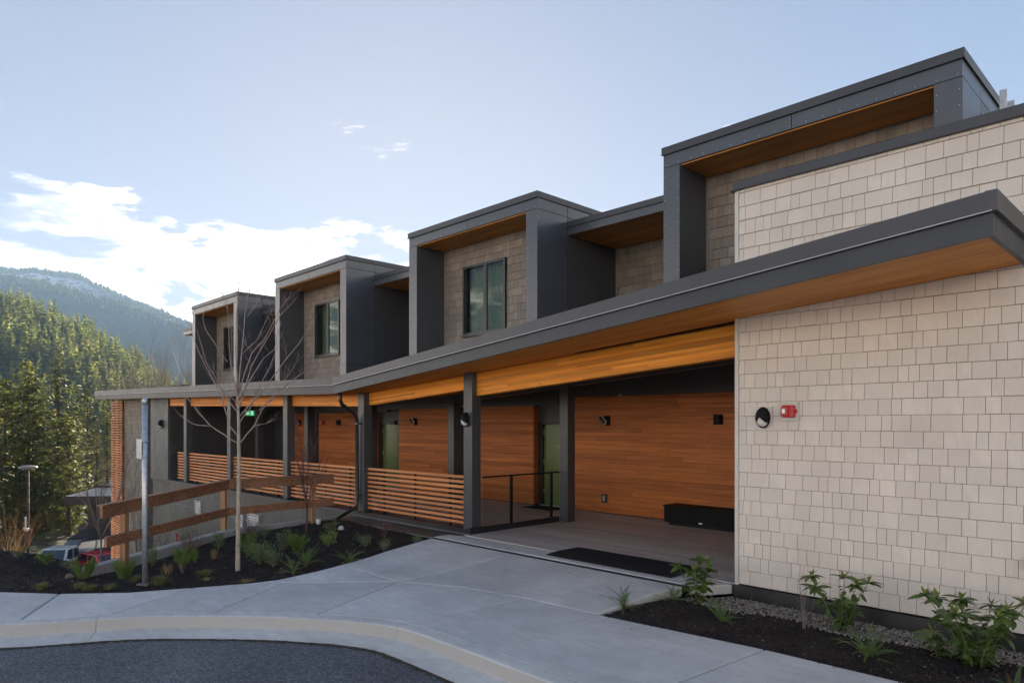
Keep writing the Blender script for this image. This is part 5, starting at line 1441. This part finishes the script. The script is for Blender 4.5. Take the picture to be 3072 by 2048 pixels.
def small_tree(pos, h, seed, mat, label, n=5, rad=0.014, depth=3, spread=0.35, trunk_h=0.35, group=None):
    r = random.Random(seed); P = thing('bare_tree', pos, label, 'tree', group)
    tr = [(0, 0, -0.3), (r.gauss(0, .01)*h, r.gauss(0, .01)*h, trunk_h*h)]
    mk('trunk', MB().tube(tr, [rad*1.25, rad], 7), mat, P, smooth=True, local=True); mb = MB()
    for k in range(n):
        a = 6.283*k/n + r.uniform(-.5, .5); s = r.uniform(.2, .8)*spread*2
        twiggy(mb, tr[1], (math.cos(a)*s, math.sin(a)*s, 1), h*(1-trunk_h)*r.uniform(.6, 1), rad*.7, depth, r, spread, 0.3)
    mk('crown', mb, mat, P, local=True); return P
q = at_z(918, 1597, -0.1); small_tree((q[0], q[1], -0.12), 1.75, 80, m_twigr, 'small bare sapling at the fence corner in front of the slatted railing', 6, 0.018, 3, 0.28, 0.25)
for i, (u, D, h, lab) in enumerate(((305, 13.0, 2.6, 'thin bare sapling behind the left end of the timber fence'), (430, 17.5, 3.6, 'bare sapling behind the metal pole against the shingle wall'), (500, 18.5, 2.9, 'bare shrubby sapling against the grey lower wall'), (600, 18.0, 2.1, 'low bare sapling below the left louvre'))):
    q = at_d(u, 1300, D); small_tree((q[0], q[1], land(q[0], q[1])), h, 83+i, m_twig, lab, 6, 0.016, 3, 0.42, 0.25)

# ================================================================== BACKGROUND: house, vehicles, lamp, trees, hills
def gz(x, y): return land(x, y)
# ------------------------------------------------------------------ neighbour house
hq = at_d(258, 1500, 52.0); HX, HYY = hq[0], hq[1]
HZ = gz(HX, HYY) - 0.3
hang = math.atan2(RT[1], RT[0]) + math.radians(6)
HSC = 1.16
HS = thing('neighbour_house', (HX, HYY, HZ), 'two-storey house with dark upper floor and white lower floor beyond the parked cars', 'house', rz=hang); HS.scale = (HSC, HSC, HSC)
m_hdark = simple('dark_siding', (0.045, 0.035, 0.036), 0.6, 0.3, var=0.15, vs=3)
m_hroof = simple('house_roof', (0.46, 0.40, 0.33), 0.7, 0.3, var=0.1)
zt = at_d(258, 1463, 52.0)[2]/HSC - HZ/HSC         # roof level above its ground
def hmk(n, mb, m, par=None): return mk(n, mb, m, par or HS, local=True)
hmk('lower_wall', MB().box(0.0, 9.0, 0.05, 7.0, -1.0, zt-3.35), m_hdark)
for k in range(9):
    hmk('siding_board', MB().hexa([(0.0, 0.0, zt-3.38-0.2*(k+1)), (9.0, 0.0, zt-3.38-0.2*(k+1)), (9.0, 0.05, zt-3.38-0.2*(k+1)), (0, 0.05, zt-3.38-0.2*(k+1)), (0.0, 0.022, zt-3.385-0.2*k), (9.0, 0.022, zt-3.385-0.2*k), (9.0, 0.05, zt-3.385-0.2*k), (0, 0.05, zt-3.385-0.2*k)]), m_white)
hmk('upper_wall', MB().box(0.25, 9.0, -0.25, 7.0, zt-2.9, zt-0.45), m_hdark)
rf_ = hmk('porch_roof', MB().hexa([(-0.6, -1.1, zt-3.35), (9.0, -1.1, zt-3.35), (9.0, 0.3, zt-3.0), (-0.2, 0.3, zt-3.0), (-0.6, -1.1, zt-3.08), (9.0, -1.1, zt-3.08), (9.0, 0.3, zt-2.4), (0.2, 0.3, zt-2.4)]), m_hdark)
r2 = hmk('roof', MB().hexa([(-0.7, -1.2, zt-0.95), (9.5, -1.2, zt-0.95), (9.5, 7.5, zt-0.95), (-0.7, 7.5, zt-0.95), (-0.7, -1.2, zt-0.42), (9.5, -1.2, zt-0.42), (9.5, 7.5, zt-0.42), (-0.7, 7.5, zt-0.42)]), m_hdark)
hmk('roof_slope', MB().hexa([(-0.7, -1.2, zt-0.415), (9.5, -1.2, zt-0.415), (9.5, 7.5, zt-0.415), (-0.7, 7.5, zt-0.415), (0.4, 0.6, zt-0.02), (9.5, 0.6, zt-0.02), (9.5, 6.0, zt-0.02), (0.4, 6.0, zt-0.02)]), m_hroof, r2)
hmk('ridge_cap', MB().box(0.4, 9.5, 0.5, 6.0, zt-0.019, zt+0.12), m_hdark, r2)
for x0, x1, z0, z1, yq in ((2.2, 3.3, zt-2.35, zt-1.25, -0.26), (3.4, 6.0, zt-2.2, zt-1.55, -0.26), (1.9, 4.7, zt-5.3, zt-3.9, -0.01)):
    w = hmk('window', MB().box(x0, x1, yq-0.05, yq+0.02, z0, z1), m_white if z1 > zt-3 else m_black)
    n = 2 if x1-x0 > 2 else 1
    for k in range(n):
        a, b = x0+0.08+(x1-x0-0.08)*k/n, x0+(x1-x0-0.08)*(k+1)/n
        hmk('pane', MB().box(a, b, yq-0.06, yq-0.052, z0+0.08, z1-0.08), simple('house_pane', (0.25, 0.30, 0.33), 0.1, 0.8, var=0.3, vs=0.8), w)

# ------------------------------------------------------------------ vehicles
def car(name, u, D, rz, col, label, cat, kind='hatch'):
    q = at_d(u, 1600, D); x, y = q[0], q[1]
    Cr = thing(name, (x, y, gz(x, y)+0.02), label, cat, 'cars parked below the building', rz)
    m_b = simple(name+'_paint', col, 0.25, 0.6, 0.15, 0.04, 2)
    Lh = {'pickup': 2.75, 'hatch': 2.1, 'suv': 2.3}[kind]; Wd = {'pickup': 0.97, 'hatch': 0.88, 'suv': 0.95}[kind]
    hb = {'pickup': 1.10, 'hatch': 0.92, 'suv': 1.05}[kind]; hr = {'pickup': 1.86, 'hatch': 1.50, 'suv': 1.75}[kind]
    def c(n, mb, m, par=None, **k): return mk(n, mb, m, par or Cr, local=True, **k)
    # lower body: side profile with sloped nose, lofted across the width (front = +x)
    prof = [(-Lh, 0.42), (-Lh, hb-0.10), (-Lh+0.10, hb), (Lh*0.36, hb), (Lh-0.35, hb-0.10), (Lh-0.05, hb-0.26), (Lh, hb-0.45), (Lh, 0.36), (Lh-0.15, 0.28), (-Lh+0.12, 0.30)]
    mb = MB(); n = len(prof); ws = [(-1.0, 0.90), (-0.93, 1.0), (0.93, 1.0), (1.0, 0.90)]
    for w, s in ws:
        for px, pz in prof: mb.v.append((px*(0.985 if s < 1 else 1), w*Wd, 0.62+(pz-0.62)*(0.93 if s < 1 else 1)))
    for i in range(3):
        for k in range(n): mb.f.append((i*n+k, i*n+(k+1) % n, (i+1)*n+(k+1) % n, (i+1)*n+k))
    mb.f.append(tuple(range(n-1, -1, -1))); mb.f.append(tuple(3*n+k for k in range(n)))
    c('body', mb, m_b, auto=35, bevel=0.03)
    # cabin
    xa, xb, xc, xd = {'pickup': (-0.95, -0.80, 0.55, 1.20), 'hatch': (-1.95, -1.45, 0.35, 1.05), 'suv': (-2.2, -1.9, 0.35, 1.1)}[kind]
    wt = Wd*0.80
    cab = MB().hexa([(xa, -Wd*.95, hb-0.02), (xd, -Wd*.95, hb-0.02), (xd, Wd*.95, hb-0.02), (xa, Wd*.95, hb-0.02), (xb, -wt, hr), (xc, -wt, hr), (xc, wt, hr), (xb, wt, hr)])
    cb = c('cabin', cab, m_b, bevel=0.05)
    def lerpq(P, i0, i1, j0, j1, out):
        def pt(a, b): return tuple(P[0][k]*(1-a)*(1-b)+P[1][k]*a*(1-b)+P[2][k]*a*b+P[3][k]*(1-a)*b + out[k] for k in range(3))
        return [pt(i0, j0), pt(i1, j0), pt(i1, j1), pt(i0, j1)]
    F8 = cab.v
    c('windscreen', MB().quad(*lerpq([F8[1], F8[2], F8[6], F8[5]], .07, .93, .06, .90, (0.012, 0, 0.006))), m_carglass, cb)
    c('rear_window', MB().quad(*lerpq([F8[3], F8[0], F8[4], F8[7]], .10, .90, .10, .88, (-0.012, 0, 0.006))), m_carglass, cb)
    for sgn, P in ((-1, [F8[0], F8[1], F8[5], F8[4]]), (1, [F8[2], F8[3], F8[7], F8[6]])):
        for a, b in ((.06, .47), (.53, .92)): c('side_window', MB().quad(*lerpq(P, a, b, .10, .86, (0, sgn*0.012, 0.004))), m_carglass, cb)
    for sgn in (-1, 1):
        c('headlight', MB().hexa([(Lh-0.30, sgn*Wd*.62-.16, hb-.42), (Lh+0.012, sgn*Wd*.62-.16, hb-.44), (Lh+0.012, sgn*Wd*.62+.16, hb-.44), (Lh-0.30, sgn*Wd*.62+.16, hb-.42), (Lh-0.30, sgn*Wd*.62-.16, hb-.20), (Lh-0.03, sgn*Wd*.62-.16, hb-.27), (Lh-0.03, sgn*Wd*.62+.16, hb-.27), (Lh-0.30, sgn*Wd*.62+.16, hb-.20)]), m_lens)
        c('mirror', MB().box(xd-0.25, xd-0.12, sgn*(Wd+.05)-.08, sgn*(Wd+.05)+.08, hb+.02, hb+.17), m_b, bevel=0.03)
        for wx in (-Lh*0.60, Lh*0.60):
            tw = c('wheel', MB().lathe([(0.20, -0.11), (0.33, -0.11), (0.35, -0.07), (0.35, 0.07), (0.33, 0.11), (0.20, 0.11)], (wx, sgn*(Wd-.11), 0.35), 'y', 24), m_tyre, smooth=True)
            c('rim', MB().lathe([(0.20, -0.09), (0.16, 0.06), (0.03, 0.10)], (wx, sgn*(Wd-.10), 0.35), 'y', 16), m_galv, tw, smooth=True)
    c('grille', MB().box(Lh-0.03, Lh+0.018, -Wd*.36, Wd*.36, hb-.46, hb-.30), m_matt)
    c('bumper', MB().box(Lh-0.04, Lh+0.05, -Wd*.92, Wd*.92, 0.38, 0.54), m_b, bevel=0.03)
    if kind == 'pickup':
        c('bed_floor', MB().box(-Lh+0.06, xa-0.06, -Wd*.9, Wd*.9, hb+0.001, hb+0.02), m_matt)
        for sgn in (-1, 1): c('bed_side', MB().box(-Lh+0.02, xa-0.03, sgn*Wd*.93-.03, sgn*Wd*.93+.03, hb-.02, hb+.22), m_b, bevel=0.015)
        c('tailgate', MB().box(-Lh+0.005, -Lh+0.06, -Wd*.9, Wd*.9, hb-.02, hb+.22), m_b, bevel=0.015)
        c('bonnet_scoop', MB().box(1.35, 1.75, -0.28, 0.28, hb-.02, hb+.05), m_b, bevel=0.02)
    else:
        c('roof_rail', MB().tube([(xb+.1, -wt*.9, hr+.02), (xc-.1, -wt*.9, hr+.02)], 0.018, 6), m_matt, cb); c('roof_rail', MB().tube([(xb+.1, wt*.9, hr+.02), (xc-.1, wt*.9, hr+.02)], 0.018, 6), m_matt, cb)
    return Cr
toward = math.atan2(-hq[1], -hq[0])
car('pickup_truck', 178, 46.0, toward - math.radians(24), (0.48, 0.50, 0.53), 'silver pickup truck parked behind the mulch mound', 'pickup', 'pickup')
car('dark_car', 240, 50.0, toward - math.radians(60), (0.03, 0.035, 0.045), 'dark car parked between the pickup and the white house wall', 'car', 'suv')
car('red_car', 312, 46.0, toward + math.radians(28), (0.48, 0.02, 0.03), 'red hatchback parked behind the concrete wall end', 'car', 'hatch')

# ------------------------------------------------------------------ street lamp
lq = at_d(84, 1404, 34.0); lz = gz(lq[0], lq[1])
SLM = thing('street_lamp', (lq[0], lq[1], lz), 'slim grey street lamp with flat disc head in front of the conifers', 'street lamp')
hh = lq[2] - lz
m_lampp = simple('lamp_paint', (0.055, 0.045, 0.04), 0.7, 0.2)
m_lamph = simple('lamp_head_paint', (0.20, 0.20, 0.21), 0.55, 0.3)
mk('pole', MB().tube([(0, 0, -0.3), (0, 0, hh-0.05)], [0.07, 0.05], 14), m_lampp, SLM, smooth=True, local=True)
mk('lamp_head', MB().lathe([(0.05, hh-0.12), (0.12, hh-0.05), (0.38, hh-0.02), (0.41, hh+0.03), (0.38, hh+0.09), (0.2, hh+0.13), (0.01, hh+0.14)], (0, 0, 0), 'z', 28), m_lamph, SLM, smooth=True, local=True)
bzz = hh - 34.0*(1570-1404)/FPX
mk('junction_box', MB().box(-0.22, -0.06, -0.10, 0.06, bzz-0.15, bzz+0.32), m_white, SLM, local=True, bevel=0.01)
for sgn in (-1, 1): mk('camera_dome', MB().lathe([(0.01, -0.10), (0.07, -0.07), (0.09, 0.0), (0.09, 0.05)], (sgn*0.17, -0.08, bzz-0.25), 'z', 14), m_white, SLM, smooth=True, local=True)

# ------------------------------------------------------------------ near conifers
def conifer_meshes(h, w, seed, mat, cedar=False, nw=46, per=6, spray=0.34):
    r = random.Random(seed); tr = MB().tube([(0, 0, -0.5), (0, 0, h*.5), (0, 0, h*.98)], [0.018*h, 0.010*h, 0.001*h], 8); cr = MB(); nrm = []
    for i in range(nw):
        t = 0.05 + 0.94*(i/(nw-1))**0.95; z = h*t
        prof = (1-t)**0.72*(0.42+0.58*min(1, t/0.16)) if not cedar else (1-t)**0.52*(0.55+0.45*min(1, t/0.2))
        R = w*prof
        for k in range(per if t < .9 else 4):
            a = r.uniform(0, 6.283); L = R*r.uniform(0.55, 1.18)*(1.25 if r.random() < .08 else 1) + 0.12
            dro = r.uniform(0.10, 0.38) if not cedar else r.uniform(-0.05, 0.25); up0 = r.uniform(-0.05, 0.20) if not cedar else r.uniform(0.1, 0.6)
            ns = max(3, int(L/0.17)); d = Vector((math.cos(a), math.sin(a), 0)); sd = Vector((-d.y, d.x, 0))
            tip = d*L + Vector((0, 0, z + L*up0 - dro*L)); tr.tube([(0, 0, z), tuple(d*L*.55 + Vector((0, 0, z + L*.55*up0 - dro*L*.3))), tuple(tip)], [0.012+0.0025*L, 0.01, 0.004], 3, False)
            for s in range(ns):
                q = (s + r.random())/ns
                if q < 0.14 and t < .75: continue
                c = d*L*q + Vector((0, 0, z + L*q*up0 - dro*L*q*q))
                for sg in (-1, 1):
                    ln = spray*r.uniform(.6, 1.25)*(1.1-.5*q); hang = r.uniform(.15, .75) if not cedar else r.uniform(-.1, .9)
                    v1 = (d*r.uniform(.25, .9) + sd*sg*r.uniform(.35, 1.0) + Vector((0, 0, -hang))).normalized()*ln
                    v2 = v1.cross(Vector((r.gauss(0, .5), r.gauss(0, .5), 1))).normalized()*ln*r.uniform(.16, .30)
                    b = len(cr.v); cr.v += [tuple(c), tuple(c+v1*.5+v2), tuple(c+v1), tuple(c+v1*.55-v2)]; cr.f.append((b, b+1, b+2, b+3))
                    nn = (d + Vector((r.gauss(0, .25), r.gauss(0, .25), .35 + .3*q + r.gauss(0, .2)))).normalized(); nrm += [tuple(nn)]*4
    cm_ = cr.mesh('conifer_crown', mat, True); cm_.normals_split_custom_set_from_vertices(nrm)
    return tr.mesh('conifer_trunk', m_trunk), cm_
PROT = {'fir': conifer_meshes(15, 3.3, 1, m_con), 'fir2': conifer_meshes(15, 2.9, 2, m_con, nw=52), 'cedar': conifer_meshes(11, 3.0, 3, m_cedar, True, 44, 7, 0.36), 'cedar2': conifer_meshes(11, 2.6, 4, m_cedar, True, 44, 7, 0.36)}
HB = {'fir': 15, 'fir2': 15, 'cedar': 11, 'cedar2': 11}
CON = [(175, 1064, 70, 'fir', 1.0, 'tallest fir with drooping tiered branches beside the hillside'), (85, 1085, 66, 'cedar', 1.15, 'broad yellow-green conifer just left of the tallest fir'), (15, 1135, 64, 'cedar2', 1.2, 'yellow-green conifer at the left picture edge'),
       (205, 1240, 64, 'cedar', 1.05, 'bright yellow-green conifer directly above the house roof'), (262, 1165, 76, 'fir2', 1.0, 'dark fir right of the tallest fir'), (322, 1190, 80, 'fir', 1.05, 'dark fir partly hidden by the slat screen'),
       (232, 1150, 80, 'fir', 1.1, 'dark fir between the tallest fir and its right neighbour, farther back'), (130, 1160, 74, 'fir2', 1.1, 'dark fir behind and left of the tallest fir'), (45, 1170, 76, 'fir', 1.2, 'dark fir behind the two yellow-green conifers at far left'),
       (60, 1330, 66, 'fir2', 1.25, 'shaded conifer behind the street lamp'), (135, 1320, 68, 'fir', 1.2, 'shaded conifer between the street lamp and the bright conifer'), (-70, 1100, 58, 'fir2', 1.2, 'dark fir cut by the left picture edge'),
       (290, 1290, 74, 'fir2', 1.15, 'shaded conifer above the house roof beside the slat screen'), (370, 1180, 78, 'fir2', 1.1, 'far fir just behind the slat screen'), (-10, 1300, 60, 'fir', 1.2, 'shaded conifer at the lower left edge'), (180, 1330, 72, 'fir2', 1.3, 'shaded conifer low behind the pickup'),
       (100, 1250, 66, 'fir', 1.2, 'shaded conifer behind the street lamp head'), (430, 1200, 92, 'fir', 1.0, 'farthest fir behind the building end')]
for i, (u, v, D, k, sx, lab) in enumerate(CON):
    p = at_d(u, v, D); g = gz(p[0], p[1]) - 0.2; h = p[2]-g; s = h/HB[k]
    T = thing('conifer', (p[0], p[1], g), lab, 'tree', 'conifers beyond the parked cars', rz=i*1.3); T.scale = (s*sx if s < 1.2 else sx*1.15, s*sx if s < 1.2 else sx*1.15, s)
    link('trunk', PROT[k][0], T, True); tag(link('crown', PROT[k][1], T, True), kind='stuff')

# bare deciduous growth
for i, (u, v, D, h, lab, mat, dn) in enumerate(((520, 1060, 62, 12.0, 'fine-twigged bare tree behind the left roof edge', m_twig, 4), (480, 1085, 66, 11.0, 'second bare tree behind the left roof edge, farther left', m_twig, 4), (560, 1075, 70, 12.0, 'bare tree beside the farthest upper bay', m_twig, 4), (18, 1570, 30, 3.0, 'sunlit bare bush at the left edge beyond the mound', m_straw, 3))):
    p = at_d(u, v, D); g = p[2] - h
    small_tree((p[0], p[1], g), h, 120+i, mat, lab, 9, 0.010*h, dn, 0.42, 0.18)

# ------------------------------------------------------------------ wooded hillside
RIDGE = [(-900, 800), (-400, 850), (0, 940), (84, 972), (177, 1022), (253, 1052), (337, 1094), (379, 1132), (421, 1155), (463, 1195), (540, 1250), (700, 1262), (1400, 1266)]
def ridge_v(u):
    for (a, p), (b, q) in zip(RIDGE, RIDGE[1:]):
        if u <= b: return p + (q-p)*(u-a)/(b-a)
    return RIDGE[-1][1]
D0, D1 = 190.0, 430.0
def hill(u, D):
    zr = at_d(u, ridge_v(u), D1)[2]; t = (D-D0)/(D1-D0); z0 = -13.0
    if t <= 1: z = z0 + (zr-z0)*max(0, t)**0.9
    else: z = zr - (t-1)*(zr-z0)*0.6
    q = pdir(u); x, y = D*q[0], D*q[1]
    return x, y, z + 2.5*mnoise.noise(Vector((x*.02, y*.02, 0)))*min(1, max(0, t))
mb = MB(); us = list(range(-900, 1401, 25)); ds = list(np.linspace(D0-20, D1+150, 26))
for D in ds:
    for u in us: mb.v.append(hill(u, D))
n = len(us)
for j in range(len(ds)-1):
    for i in range(n-1): mb.f.append((j*n+i, j*n+i+1, (j+1)*n+i+1, (j+1)*n+i))
tag(mk('hillside', mb, simple('forest_floor', (0.030, 0.032, 0.016), 0.95, 0.1, var=0.4, vs=0.05), smooth=True), kind='structure')
def far_tree(seed):
    r = random.Random(seed); v = []; f = []; nr = []
    for i in range(19):
        t = i/18; z = 0.08 + 0.92*t; R = r.uniform(.19, .22)*(1-t)**0.8 + 0.006
        for k in range(7 if t < .8 else 4):
            a = r.uniform(0, 6.283); L = R*r.uniform(.65, 1.3); d = np.array([math.cos(a), math.sin(a), 0]); s = np.array([-d[1], d[0], 0]); w = L*r.uniform(.30, .5) + .008; dz = r.uniform(.015, .055)
            b = len(v); v += [np.array([0, 0, z+.012]), d*L*.6+s*w+np.array([0, 0, z-dz*.6]), d*L+np.array([0, 0, z-dz]), d*L*.6-s*w+np.array([0, 0, z-dz*.6])]; f.append((b, b+1, b+2, b+3)); nr += [d + np.array([r.gauss(0, .3), r.gauss(0, .3), 1.1 + r.gauss(0, .25)])]*4
    b = len(v); v += [np.array([.008, 0, 0]), np.array([-.006, .007, 0]), np.array([-.006, -.007, 0]), np.array([0, 0, .8])]; f += [(b, b+1, b+3), (b+1, b+2, b+3), (b+2, b, b+3)]; nr += [np.array([0, 0, 1.])]*4
    return np.array(v), f, np.array(nr)
FT = [far_tree(s) for s in range(6)]
rfw = random.Random(99); V = []; Fq = []; base = 0; NR = []
def plant(u, D, h):
    global base
    x, y, z = hill(u, D); tv, tf, tn = FT[rfw.randrange(6)]; a = rfw.uniform(0, 6.28); ca, sa = math.cos(a), math.sin(a); wf = rfw.uniform(.75, 1.25)
    m = np.array([[ca*wf, -sa*wf, 0], [sa*wf, ca*wf, 0], [0, 0, 1]])*h
    q = tv @ m.T + np.array([x, y, z-.5]); V.append(q); NR.append(tn @ np.array([[ca, -sa, 0], [sa, ca, 0], [0, 0, 1]]).T); Fq.extend([tuple(base+i for i in g) for g in tf]); base += len(q)
for k in range(1500):
    D = D0 + (D1-D0+14)*rfw.random()**0.8; plant(rfw.uniform(-420, 620), D, rfw.choice((rfw.uniform(9, 15), rfw.uniform(14, 21), rfw.uniform(18, 26)))*(0.85 if D < 260 else 1))
for k in range(260): plant(rfw.uniform(-420, 560), D1 + rfw.uniform(-10, 10), rfw.uniform(12, 20))
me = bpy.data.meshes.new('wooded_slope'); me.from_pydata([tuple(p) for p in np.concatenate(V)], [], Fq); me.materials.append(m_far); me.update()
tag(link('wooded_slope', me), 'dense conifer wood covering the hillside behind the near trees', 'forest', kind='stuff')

# ------------------------------------------------------------------ far mountain with a lower spur
def mount_mat(name, snow):
    t = MT(name); p = t.pos(); sp = t.n.new('ShaderNodeSeparateXYZ'); t.l.new(t.geo.outputs['Position'], sp.inputs[0])
    a = t.noise(p, 0.012, 6, 0.7); b = t.noise(t.pos((1, 1, .35)), 0.09, 5, 0.75)
    c = t.scale(t.mix(t.rng(a, 0.35, 0.65, 0, 1), (0.022, 0.032, 0.016), (0.050, 0.062, 0.030)), t.rng(b, 0.3, 0.7, 0.45, 1.5))
    if snow:
        k = t.math('MULTIPLY', t.rng(sp.outputs[2], 310, 420, 0, 1, True), t.rng(t.noise(t.pos((1, 1, .5)), 0.045, 6, 0.8), 0.42, 0.52, 0, 1, True)); c = t.mix(k, c, (0.75, 0.77, 0.80))
    t.bump(b, 0.8, 8.0); return t.out(c, 0.95, 0.1)
def mountain(name, line, Dm, depth, snow, rough, seed):
    us = list(range(-420, 1301, 10)); nd = 34; mb = MB()
    def lv(u):
        for (a, p), (b, q) in zip(line, line[1:]):
            if u <= b: return p + (q-p)*(u-a)/(b-a)
        return line[-1][1]
    for j in range(nd):
        t = j/(nd-1)
        for u in us:
            D = Dm - depth*(1-t); zr = at_d(u, lv(u), Dm)[2]; q = pdir(u); x, y = D*q[0], D*q[1]
            k = t**1.25; nz = mnoise.fractal(Vector((x*.0022+seed, y*.0022, 0)), 1.0, 2.0, 5)*rough*(0.25+math.sin(math.pi*min(1, t)))
            mb.v.append((x, y, -15 + (zr+15)*k + nz*(1 if t < 1 else .25)))
    n = len(us)
    for u in us: D = Dm+depth*.2; q = pdir(u); mb.v.append((D*q[0], D*q[1], -15))
    for j in range(nd):
        for i in range(n-1): mb.f.append((j*n+i, j*n+i+1, (j+1)*n+i+1, (j+1)*n+i))
    tag(mk(name, mb, mount_mat(name+'_cover', snow), smooth=True), kind='structure')
    return lv
ML = [(-420, 770), (0, 803), (60, 808), (100, 803), (168, 815), (235, 822), (295, 852), (380, 890), (465, 922), (570, 968), (700, 1030), (900, 1110), (1200, 1180), (1600, 1180), (2600, 1150)]
lv1 = mountain('mountain', ML, 1900, 950, True, 40, 1.0)
SP_ = [(-420, 800), (0, 826), (120, 842), (250, 880), (400, 922), (570, 982), (700, 1050), (900, 1130), (1400, 1200), (2600, 1190)]
lv2 = mountain('mountain_spur', SP_, 1450, 650, False, 30, 4.0)
V = []; Fq = []; base = 0; rm = random.Random(5)
for lv, Dm, cnt in ((lv1, 1900, 1500), (lv2, 1450, 1500)):
    for k in range(cnt):
        u = rm.uniform(-60, 760); D = Dm + rm.uniform(-20, 8) - (rm.random()**2)*80; p = at_d(u, lv(u), Dm); q = pdir(u); h = rm.uniform(6, 15); z = p[2] - (Dm-D)*0.35 - 4; x, y = D*q[0], D*q[1]; w = h*.17
        V += [(x-w, y-w*.6, z), (x+w, y-w*.6, z), (x, y+w, z), (x, y, z+h)]; Fq += [(base, base+1, base+3), (base+1, base+2, base+3), (base+2, base, base+3)]; base += 4
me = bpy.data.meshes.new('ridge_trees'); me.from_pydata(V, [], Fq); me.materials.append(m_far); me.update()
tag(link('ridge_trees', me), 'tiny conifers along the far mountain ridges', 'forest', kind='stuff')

# ------------------------------------------------------------------ haze
hz = MB().box(-2600, 430, -430, 2400, -60, 520)
m_haze = bpy.data.materials.new('haze_air'); m_haze.use_nodes = True; hn = m_haze.node_tree.nodes; hn.remove(hn['Principled BSDF'])
pvn = hn.new('ShaderNodeVolumePrincipled'); pvn.inputs['Color'].default_value = (0.45, 0.68, 1.0, 1); pvn.inputs['Density'].default_value = 0.00015; pvn.inputs['Anisotropy'].default_value = 0.0
m_haze.node_tree.links.new(pvn.outputs[0], hn['Material Output'].inputs['Volume'])
tag(mk('haze', hz, m_haze), 'thin blue valley haze', 'haze', kind='stuff')
